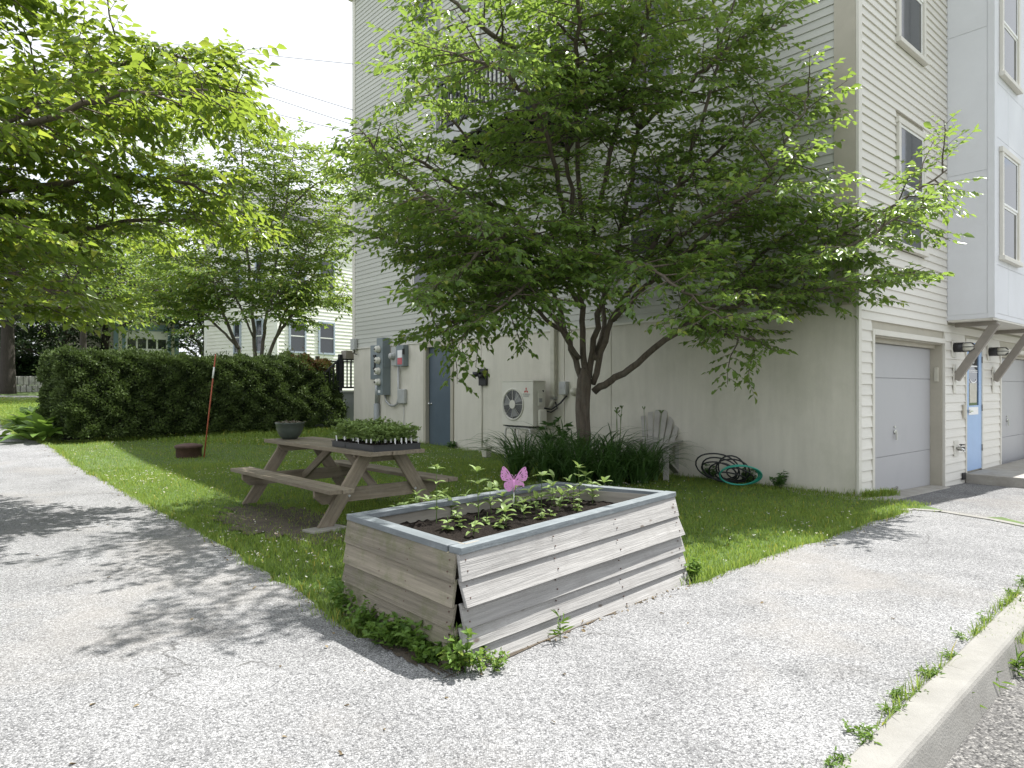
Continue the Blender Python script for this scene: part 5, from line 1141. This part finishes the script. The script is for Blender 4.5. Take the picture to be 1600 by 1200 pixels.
# hose coils
def coil(name, label, c, loops, r, m, seed, rt):
    rg_ = random.Random(seed); t = thing(name, label, 'garden hose', loc=c)
    for k in range(loops):
        pts_ = []; a1 = R(rg_.uniform(25,75)); az = R(rg_.uniform(-25,25))+R(150); R0 = r*rg_.uniform(.75,1.15); off = Vector((rg_.uniform(-.2,.2),rg_.uniform(-.1,.1),0)); ph = rg_.uniform(0,6)
        for i in range(25):
            th = 6.283*i/24; u = Vector((math.cos(az),math.sin(az),0)); v = Vector((-u.y*math.cos(a1),u.x*math.cos(a1),math.sin(a1))); rr = R0*(1+.12*math.sin(2*th+ph)); p = u*rr*math.cos(th)+v*rr*math.sin(th); p.z += R0*math.sin(a1)*.97+rt; pts_.append(p+off)
        MB().tube(pts_, rt, 7, cap=False).build('loop', m, t)
    return t
q_ = BM @ Vector((-.36,1.72,0)); q_.z = .02; coil('black_hose','tangled black garden hose coils on the grass by the wall', q_, 8, .26, K['hose'], 7, .012)
q_ = BM @ Vector((-.62,1.42,0)); q_.z = .02
hg = thing('green_hose','green garden hose coil lying in front of the black one', 'garden hose', loc=q_)
for k in range(3):
    pts_=[]; R0=.27+.012*k; a1=R(48-3*k); az=R(166)
    for i in range(37):
        th=6.283*i/36; u=Vector((math.cos(az),math.sin(az),0)); v=Vector((u.y*math.cos(a1)*-1,u.x*math.cos(a1),math.sin(a1)))*.8; p=u*R0*math.cos(th)+v*R0*math.sin(th); p.z+=.8*R0*math.sin(a1)+.012; pts_.append(p+Vector((.008*k,-.01*k,0)))
    MB().tube(pts_,.011,7,cap=False).build('loop',K['hoseg'],hg)
# small pot by the wall
q_ = gpt(760,714); t = thing('square_pot','small square beige pot with a thin sprig beside the heat pump stand','plant pot',loc=q_)
MB().lathe([(.085,0),(.115,.19),(.125,.19),(.125,.205),(.105,.205),(.1,.17),(0,.17)],4,smooth=False).build('pot',K['potwhite'],t)
sg = MB(); cs=[]
for k in range(3):
    e_=Vector((-.06+.05*k,.02*k,.33+.03*k)); sg.tube([(0,0,.16),e_],.003,4); cs.append(tuple(e_)); cs.append(tuple(e_*.8+Vector((0,0,.03))))
sg.build('stems',LF['lily'],t); V,Fc,T=quickleaves(np.random.default_rng(1),np.array(cs),4,.01,.06,.018,.5); link('leaves',npmesh('leaves',V,Fc,T),LF['lily'],t)
# marker stake and rusty cap on the lawn
q0 = gpt(318,714); q1 = at(337,553,q0.y+.25)
t = thing('marker_stake','leaning orange-red marker stake with a white reflective band on the lawn','stake',loc=q0)
MB().tube([q0-Vector((0,0,.1)),q1],.014,8).build('rod',K['stake'],t,Matrix.Identity(4)); MB().tube([q0.lerp(q1,.76),q0.lerp(q1,.87)],.0175,8).build('reflector',K['reflect'],t,Matrix.Identity(4))
q0 = gpt(295,713); t = thing('well_cap','low round rusty steel well cap in the grass','well cap',loc=q0)
MB().lathe([(.24,-.1),(.24,.17),(.262,.172),(.262,.215),(.24,.235),(.1,.262),(0,.268)],32).build('casing',K['rust'],t)
# ------------------------------------------------------------------ back steps at the far corner
q_ = BM @ Vector((-.02,LA+.6,0)); SM = BM
st = thing('porch_steps','grey painted porch base with black stair railing behind the far corner','porch',BM @ Matrix.Translation((0,LA+.7,.2)))
SB = PM[st]
MB().box(-.05,3.0,0,1.6,-.5,1.15).build('porch_base',K['pvc'],st); MB().box(-.1,3.05,-.05,1.65,1.15,1.2).build('porch_floor',K['greylt'],st)
for k in range(4): MB().box(-.05-.28*(k+1),-.05-.28*k,.1,1.5,-.5,.93-.24*k).build('step',K['pvc'],st)
def railrun(a,b,z0_,z1_,n):
    a=Vector(a); b=Vector(b); up=Vector((0,0,1))
    MB().bar(a+up*z0_,b+up*z0_,.04,.05).build('bottom_rail',K['rail'],st); MB().bar(a+up*z1_,b+up*z1_,.07,.045).build('handrail',K['rail'],st)
    for k in range(n):
        p=a.lerp(b,(k+.5)/n); MB().box(p.x-.015,p.x+.015,p.y-.015,p.y+.015,p.z+z0_,p.z+z1_).build('baluster',K['rail'],st)
railrun((-.05,.02,1.2),(3.0,.02,1.2),.1,.95,22); railrun((-.05,1.58,1.2),(3,1.58,1.2),.1,.95,12); railrun((-.08,.06,1.2),(-1.1,.06,.3),.1,.95,8)
for p in ((-.07,.03,-.3,2.3),(-1.12,.06,-.4,1.3),(-.07,1.57,1.2,2.3)): MB().box(p[0]-.05,p[0]+.05,p[1]-.05,p[1]+.05,p[2],p[3]).build('post',K['rail'],st)
t = thing('railing_planter','grey box planter hanging on the porch railing','planter box',SB @ Matrix.Translation((.0,-.06,2.17)))
MB().prism([(-.12,0),(.12,0),(.17,.24),(-.17,.24)],'x',.0,.9).build('box',K['bracket'],t,bevel=.01)
# ------------------------------------------------------------------ far houses
def lapwall(m, p0, p1, z0_, z1_, ex, holes=()):
    """stepped clapboard wall between two plan points, outward to the right of p0->p1"""
    p0=Vector(p0); p1=Vector(p1); d=(p1-p0).normalized(); n_=Vector((d.y,-d.x,0)); z_=z0_
    while z_<z1_-.01:
        h=min(ex,z1_-z_); A=p0+n_*.03; B=p1+n_*.03; m.add([(A.x,A.y,z_),(B.x,B.y,z_),(p1.x,p1.y,z_+h),(p0.x,p0.y,z_+h),(p0.x,p0.y,z_),(p1.x,p1.y,z_)],[(0,1,2,3),(4,5,1,0)]); z_+=ex
def face(p0,p1):
    p0=Vector(p0); p1=Vector(p1); d=(p1-p0).normalized(); n_=Vector((d.y,-d.x,0)); return Matrix(((d.x,-n_.x,0,p0.x),(d.y,-n_.y,0,p0.y),(0,0,1,0),(0,0,0,1)))
def hwin(par, fm, x0,x1,z0_,z1_,tm):
    w_=MB(); e=.1; w_.box(x0-e,x0,-.09,0,z0_,z1_); w_.box(x1,x1+e,-.09,0,z0_,z1_); w_.box(x0-e,x1+e,-.09,0,z1_,z1_+e); w_.box(x0-e,x1+e,-.1,0,z0_-e,z0_); w=w_.build('window',tm,par,fm)
    MB().box(x0,x1,-.045,-.035,z0_,z1_).build('pane',K['glass'],w,fm); MB().box(x0,x1,-.06,-.046,(z0_+z1_)/2-.03,(z0_+z1_)/2+.03).build('sash',K['white'],w,fm)
# white house
hA = at(322,560,40); hB = at(432,560,36.0); hC = at(640,560,44); 
for v in (hA,hB,hC): v.z=0
wh = thing('white_house','white clapboard house with blue-grey window trim behind the hedge','house',loc=(hB.x,hB.y,0)); Id = Matrix.Identity(4)
zb_ = .6; w_=MB(); lapwall(w_,hB,hC,zb_,10.6,.2); lapwall(w_,hA,hB,zb_,10.6,.2); w_.build('wall',K['house_w'],wh,Id)
mid = (hA+hC)/2; bk = hA+hC-hB; ib=MB(); ib.prism([(p.x,p.y) for p in (hA,hB,hC,bk)],'z',-.5,10.59); ib.build('wall_core',K['house_w'],wh,Id)
for p in (hA,hB,hC): MB().box(p.x-.08,p.x+.08,p.y-.08,p.y+.08,zb_,10.6).build('corner_board',K['white'],wh,Id)
fBC=face(hB,hC); fAB=face(hA,hB)
def onf(fm,px):
    o_=fm.translation; d_=Vector((fm[0][0],fm[1][0],0)); r=(px-800)/F; return (r*o_.y-o_.x)/(d_.x-r*d_.y)
for x0,x1 in ((453,475),(499,520),(560,580)):
    a_,b_=onf(fBC,x0),onf(fBC,x1); hwin(wh,fBC,a_,b_,3.5,5.15,K['trimblue2']); hwin(wh,fBC,a_,b_,7.0,8.7,K['trimblue2'])
for x0,x1 in ((368,376),(402,411)):
    a_,b_=onf(fAB,x0),onf(fAB,x1); hwin(wh,fAB,a_,b_,3.5,5.15,K['trimblue2']); hwin(wh,fAB,a_,b_,7.0,8.7,K['trimblue2'])
def gable(par, c, m, over, zb, rise, ridge_mid):
    c=[Vector(p) for p in c]; ce=sum(c,Vector())/4; e=[p+(p-ce).normalized()*over for p in c]; r0=(e[0]+e[1])/2; r1=(e[2]+e[3])/2
    z=Vector((0,0,zb)); zr=Vector((0,0,zb+rise)); th=Vector((0,0,.2)); r=MB()
    for a,b,q0_,q1_ in ((e[0],e[3],r0,r1),(e[1],e[2],r0,r1)):
        r.hexa([a+z-th,b+z-th,q1_+zr-th,q0_+zr-th,a+z,b+z,q1_+zr,q0_+zr])
    ro=r.build('roof',m,par,Id)
    for a,b,q_ in ((c[0],c[1],(c[0]+c[1])/2),(c[3],c[2],(c[2]+c[3])/2)):
        MB().add([a+z-th,b+z-th,q_+zr-th*1.6],[(0,1,2)]).build('gable',K['house_w'] if par is wh else K['house_y'],par,Id)
    return ro
gable(wh,[hA,hB,hC,bk],K['roof'],.5,10.75,2.6,0)
# cream garage with blue trim
gA=at(60,560,52); gBv=at(179,560,45.5); gC=at(278,560,47.5)
for v in (gA,gBv,gC): v.z=0
gbk=gA+gC-gBv; cg=thing('cream_garage','cream clapboard garage with teal-blue trim and a windowed door','garage',loc=(gBv.x,gBv.y,0))
w_=MB(); lapwall(w_,gBv,gC,1.0,6.2,.2); lapwall(w_,gA,gBv,1.0,6.2,.2); w_.build('wall',K['house_y'],cg,Id); ib=MB(); ib.prism([(p.x,p.y) for p in (gA,gBv,gC,gbk)],'z',-.5,6.19); ib.build('wall_core',K['house_y'],cg,Id)
fg=face(gBv,gC)
for px in (181,276): a_=onf(fg,px); MB().box(a_-.14,a_+.14,-.08,.0,1.0,6.2).build('corner_board',K['bluetrim'],cg,fg)
a_,b_=onf(fg,196),onf(fg,262); zt_=5.4
tr_=MB(); tr_.box(a_-.2,a_,-.09,0,1,zt_+.25); tr_.box(b_,b_+.2,-.09,0,1,zt_+.25); tr_.box(a_,b_,-.09,0,zt_,zt_+.45); tr_.build('door_trim',K['bluetrim'],cg,fg)
gd=MB().box(a_,b_,-.05,0,1,zt_).build('garage_door',K['white'],cg,fg)
for k in range(4):
    x0=a_+.12+(b_-a_-.12)*k/4; MB().box(x0,x0+(b_-a_)/4-.14,-.06,-.05,4.2,4.85).build('pane',K['glass'],gd,fg)
MB().box(onf(fg,176)-.3,onf(fg,282)+.2,-.35,.1,6.2,6.45).build('eave',K['bluetrim'],cg,fg)
gable(cg,[gBv,gC,gbk,gA],K['roof'],.4,6.6,2.2,0)
# low stone wall beyond the far road
t=thing('stone_wall','pale retaining wall along the far road beyond the hedge','wall',loc=(-27,41,1.0))
a_=at(-120,590,37); b_=at(92,590,42); d_=(b_-a_); d_.z=0; nW=22
for k in range(nW):
    for r_ in range(2):
        p=a_+d_*((k+.5*r_)/nW); z_=float(gz(p.x,p.y)); rgq=random.Random(k*3+r_); L_=d_.length/nW
        MB().box(0,L_-.03,-.25+rgq.uniform(-.03,.03),.25,.0,.52).build('stone',K['stonew'],t,Matrix.Translation((p.x,p.y,z_-.15+r_*.54)) @ Matrix.Rotation(math.atan2(d_.y,d_.x),4,'Z'),bevel=.03)
rg_=np.random.default_rng(77); n=4200; f_=rg_.random(n); P=np.array(a_)[None]+np.array(d_)[None]*f_[:,None]; P[:,1]+=.9+rg_.random(n)*1.8; P[:,0]-=rg_.random(n); hb_=gz(P[:,0],P[:,1]); P[:,2]=hb_+.6+rg_.random(n)*1.0*(1+.5*np.sin(f_*30))
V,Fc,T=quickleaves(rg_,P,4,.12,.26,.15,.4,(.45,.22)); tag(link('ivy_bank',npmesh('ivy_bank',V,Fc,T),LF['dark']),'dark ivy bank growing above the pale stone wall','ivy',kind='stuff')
# utility wires
for i,(x0,y0_,x1,y1_) in enumerate(((360,67,552,100),(285,72,552,172),(300,95,552,195),(262,118,552,208),(430,215,552,245))):
    a_=at(x0-420,y0_-(y1_-y0_)/(x1-x0)*420,38); b_=BM @ Vector((-.04,LA-.03,0)); b_.z=EYE+(HZ-y1_)/F*b_.y
    pts_=[a_.lerp(b_,k/14)-Vector((0,0,.5*math.sin(math.pi*k/14))) for k in range(15)]
    tag(MB().tube(pts_,.008,5).build('utility_wire',K['wire']),'thin overhead wire, '+ORD[i]+' in order down the far building corner','wire','overhead wires')
# ------------------------------------------------------------------ grass
rg=np.random.default_rng(8)
ppoly=[(p.x,p.y) for p in path_poly]; dp=[(p.x,p.y) for p in dpoly]
bedp=[(p.x,p.y) for p in (gN,gR,gB,gL)]
def lawn_pts(n,x0,x1,y0_,y1_,dens):
    x=rg.uniform(x0,x1,n); y=rg.uniform(y0_,y1_,n); lx=(x-CX)*CA+(y-CY)*SA; ly=-(x-CX)*SA+(y-CY)*CA
    e=rg.normal(0,.035,(2,n)); k=~inpoly(x+e[0],y+e[1],ppoly) & ~inpoly(x,y,dp) & ~inpoly(x,y,bedp) & ~((lx>-.02)&(ly>-.05)) & ~((lx>.1)&(ly<0)&(x>5.05))
    hx_=(x-HL.x)*HC+(y-HL.y)*HS; hy_=-(x-HL.x)*HS+(y-HL.y)*HC; k&=~((hx_>.1)&(hx_<HLen)&(hy_>.15)&(hy_<HD-.1))
    ca,sa=math.cos(R(131)),math.sin(R(131)); u=(x+2.55)*ca+(y-7.5)*sa; v=-(x+2.55)*sa+(y-7.5)*ca; rr=(u/1.3)**2+(v/.55)**2
    k&=~((rr<1)&(rg.random(n)>.12+.6*rr*rr))
    k&=np.abs(x)<y*.80+.4
    d=np.hypot(x,y); k&=rg.random(n)<np.clip(dens(d),0,1); return x[k],y[k],d[k]
def blades(x,y,d,hm,wm,tone0):
    n=len(x); z=gz(x,y)-.012; pat=.5+.5*np.sin(x*1.7+np.sin(y*1.3)*2)*np.sin(y*1.9+x*.6); h=hm*rg.uniform(.5,1.25,n)*(.75+.5*pat); az=rg.uniform(0,6.283,n); lean=rg.uniform(.15,.9,n); w_=wm*rg.uniform(.7,1.3,n)
    sx,sy=-np.sin(az)*w_,np.cos(az)*w_; dx,dy=np.cos(az)*h*lean,np.sin(az)*h*lean
    V=np.stack([np.stack([x-sx,y-sy,z],1),np.stack([x+sx,y+sy,z],1),np.stack([x+dx*.4+sx*.8,y+dy*.4+sy*.8,z+h*.6],1),np.stack([x+dx*.4-sx*.8,y+dy*.4-sy*.8,z+h*.6],1),np.stack([x+dx,y+dy,z+h*.95],1)],1).reshape(-1,3)
    b=np.arange(n)*5; F3=np.concatenate([np.stack([b,b+1,b+2],1),np.stack([b,b+2,b+3],1),np.stack([b+3,b+2,b+4],1)]); tt=np.clip(rg.normal(tone0,.22,n)+.35*(pat-.5),0,.93); tt[rg.random(n)<.04]=1.; return V,F3,np.repeat(tt,5)
x,y,d=lawn_pts(1500000,-16,5.4,3.9,24,lambda d:np.where(d<9,1.,np.where(d<14,.6,.3)))
V,F3,T=blades(x,y,d,.043,.0033,.5); V=V.copy(); me=npmesh('grass',V,F3,T)
tag(link('grass',me,LF['grass']),'short green lawn grass between the path and the apartment wall','grass',kind='stuff'); print('blades',len(x))
x,y,d=lawn_pts(260000,-34,-5,16,34,lambda d:1.+0*d); V,F3,T=blades(x,y,d,.09,.009,.6)
tag(link('far_grass',npmesh('far_grass',V,F3,T),LF['grass']),'grass verge beyond the hedge beside the far road','grass',kind='stuff')
x,y,d=lawn_pts(9000,-9,4,4.5,17,lambda d:1.+0*d); k=(np.sin(x*.9+1)*np.sin(y*.8)+rg.normal(0,.4,len(x)))>.35; x,y=x[k],y[k]; n=len(x); P=np.stack([x,y,gz(x,y)+.045],1)
V,Fc,T=quickleaves(rg,P,3,.006,.014,.012,.6,(.9,.05)); cm=leafmat('clover_flower',(.5,.52,.46),(.72,.72,.66),(.5,.5,.4),.2,.6,.2); tag(link('clover_flowers',npmesh('clover_flowers',V,Fc,T),cm),'tiny white clover flowers scattered through the lawn','clover',kind='stuff')
# taller rough blades where lawn meets path and walls
ex_=[];ey_=[]
for pl in (edgeL,edgeR):
    for i in range(len(pl)-1):
        a_,b_=pl[i],pl[i+1]; L_=(b_-a_).length; m=int(L_*240*rg.uniform(.3,1.6)); f=rg.random(m); ex_.append(a_.x+(b_.x-a_.x)*f+rg.normal(0,.04,m)); ey_.append(a_.y+(b_.y-a_.y)*f+rg.normal(0,.04,m)+.025)
for (p,q) in ((bl(-.05,0),bl(-.05,14)),(bl(-.03,-.1),bl(.5,-.3))):
    m=900; f=rg.random(m)**1.3; ex_.append(p[0]+(q[0]-p[0])*f+rg.normal(0,.03,m)); ey_.append(p[1]+(q[1]-p[1])*f+rg.normal(0,.03,m))
for q0_ in np.arange(-1.5,5.4,.16):
    m=int(30*max(0,rg.normal(.35,.5))); f=q0_+rg.normal(0,.06,m); e_=-.012+rg.normal(0,.014,m); ex_.append(k0.x+kd.x*f+kn.x*e_); ey_.append(k0.y+kd.y*f+kn.y*e_)
x=np.concatenate(ex_); y=np.concatenate(ey_); V,F3,T=blades(x,y,np.hypot(x,y),.085,.003,.5); tag(link('edge_grass',npmesh('edge_grass',V,F3,T),LF['grass']),'ragged taller grass along the path edge and wall foot','grass',kind='stuff')

# dry leaf bits and grit gathered along the path edges and the foot of the bed
rg=np.random.default_rng(91); lx_=[]; ly_=[]
for pl in (edgeL,edgeR):
    for i in range(len(pl)-1):
        a_,b_=pl[i],pl[i+1]; m=int((b_-a_).length*9*rg.uniform(0,2)); f=rg.random(m); off=-np.abs(rg.normal(0,.12,m)); lx_.append(a_.x+(b_.x-a_.x)*f+off*.3); ly_.append(a_.y+(b_.y-a_.y)*f+off)
for a_,b_,m in ((gN,gR,140),(gN,gL,80)):
    f=rg.random(m); off=np.abs(rg.normal(0,.05,m)); lx_.append(a_.x+(b_.x-a_.x)*f+off*(.7 if b_ is gR else -.7)); ly_.append(a_.y+(b_.y-a_.y)*f-off*.7)
m=50; yy=rg.uniform(2.6,8,m); lx_.append(rg.uniform(-.7,.6,m)*yy); ly_.append(yy)
x=np.concatenate(lx_); y=np.concatenate(ly_); k=inpoly(x,y,[(p.x,p.y) for p in path_poly]); x,y=x[k],y[k]; n=len(x); P=np.stack([x,y,gz(x,y)+.012],1)
D=rg.normal(0,1,(n,3)); D[:,2]*=.12; V,Fc,T=leaves(P,D,np.array([[0,0,1.]])+rg.normal(0,.25,(n,3)),rg.uniform(.012,.045,n),rg.uniform(.008,.02,n),rg.uniform(0,.9,n),.2,.2)
lt=leafmat('dry_litter',(.10,.075,.045),(.27,.21,.12),(.2,.15,.08),.15,.8,.2); tag(link('leaf_litter',npmesh('leaf_litter',V,Fc,T),lt),'dry leaf bits scattered along the path edges and round the raised bed','leaf litter',kind='stuff')
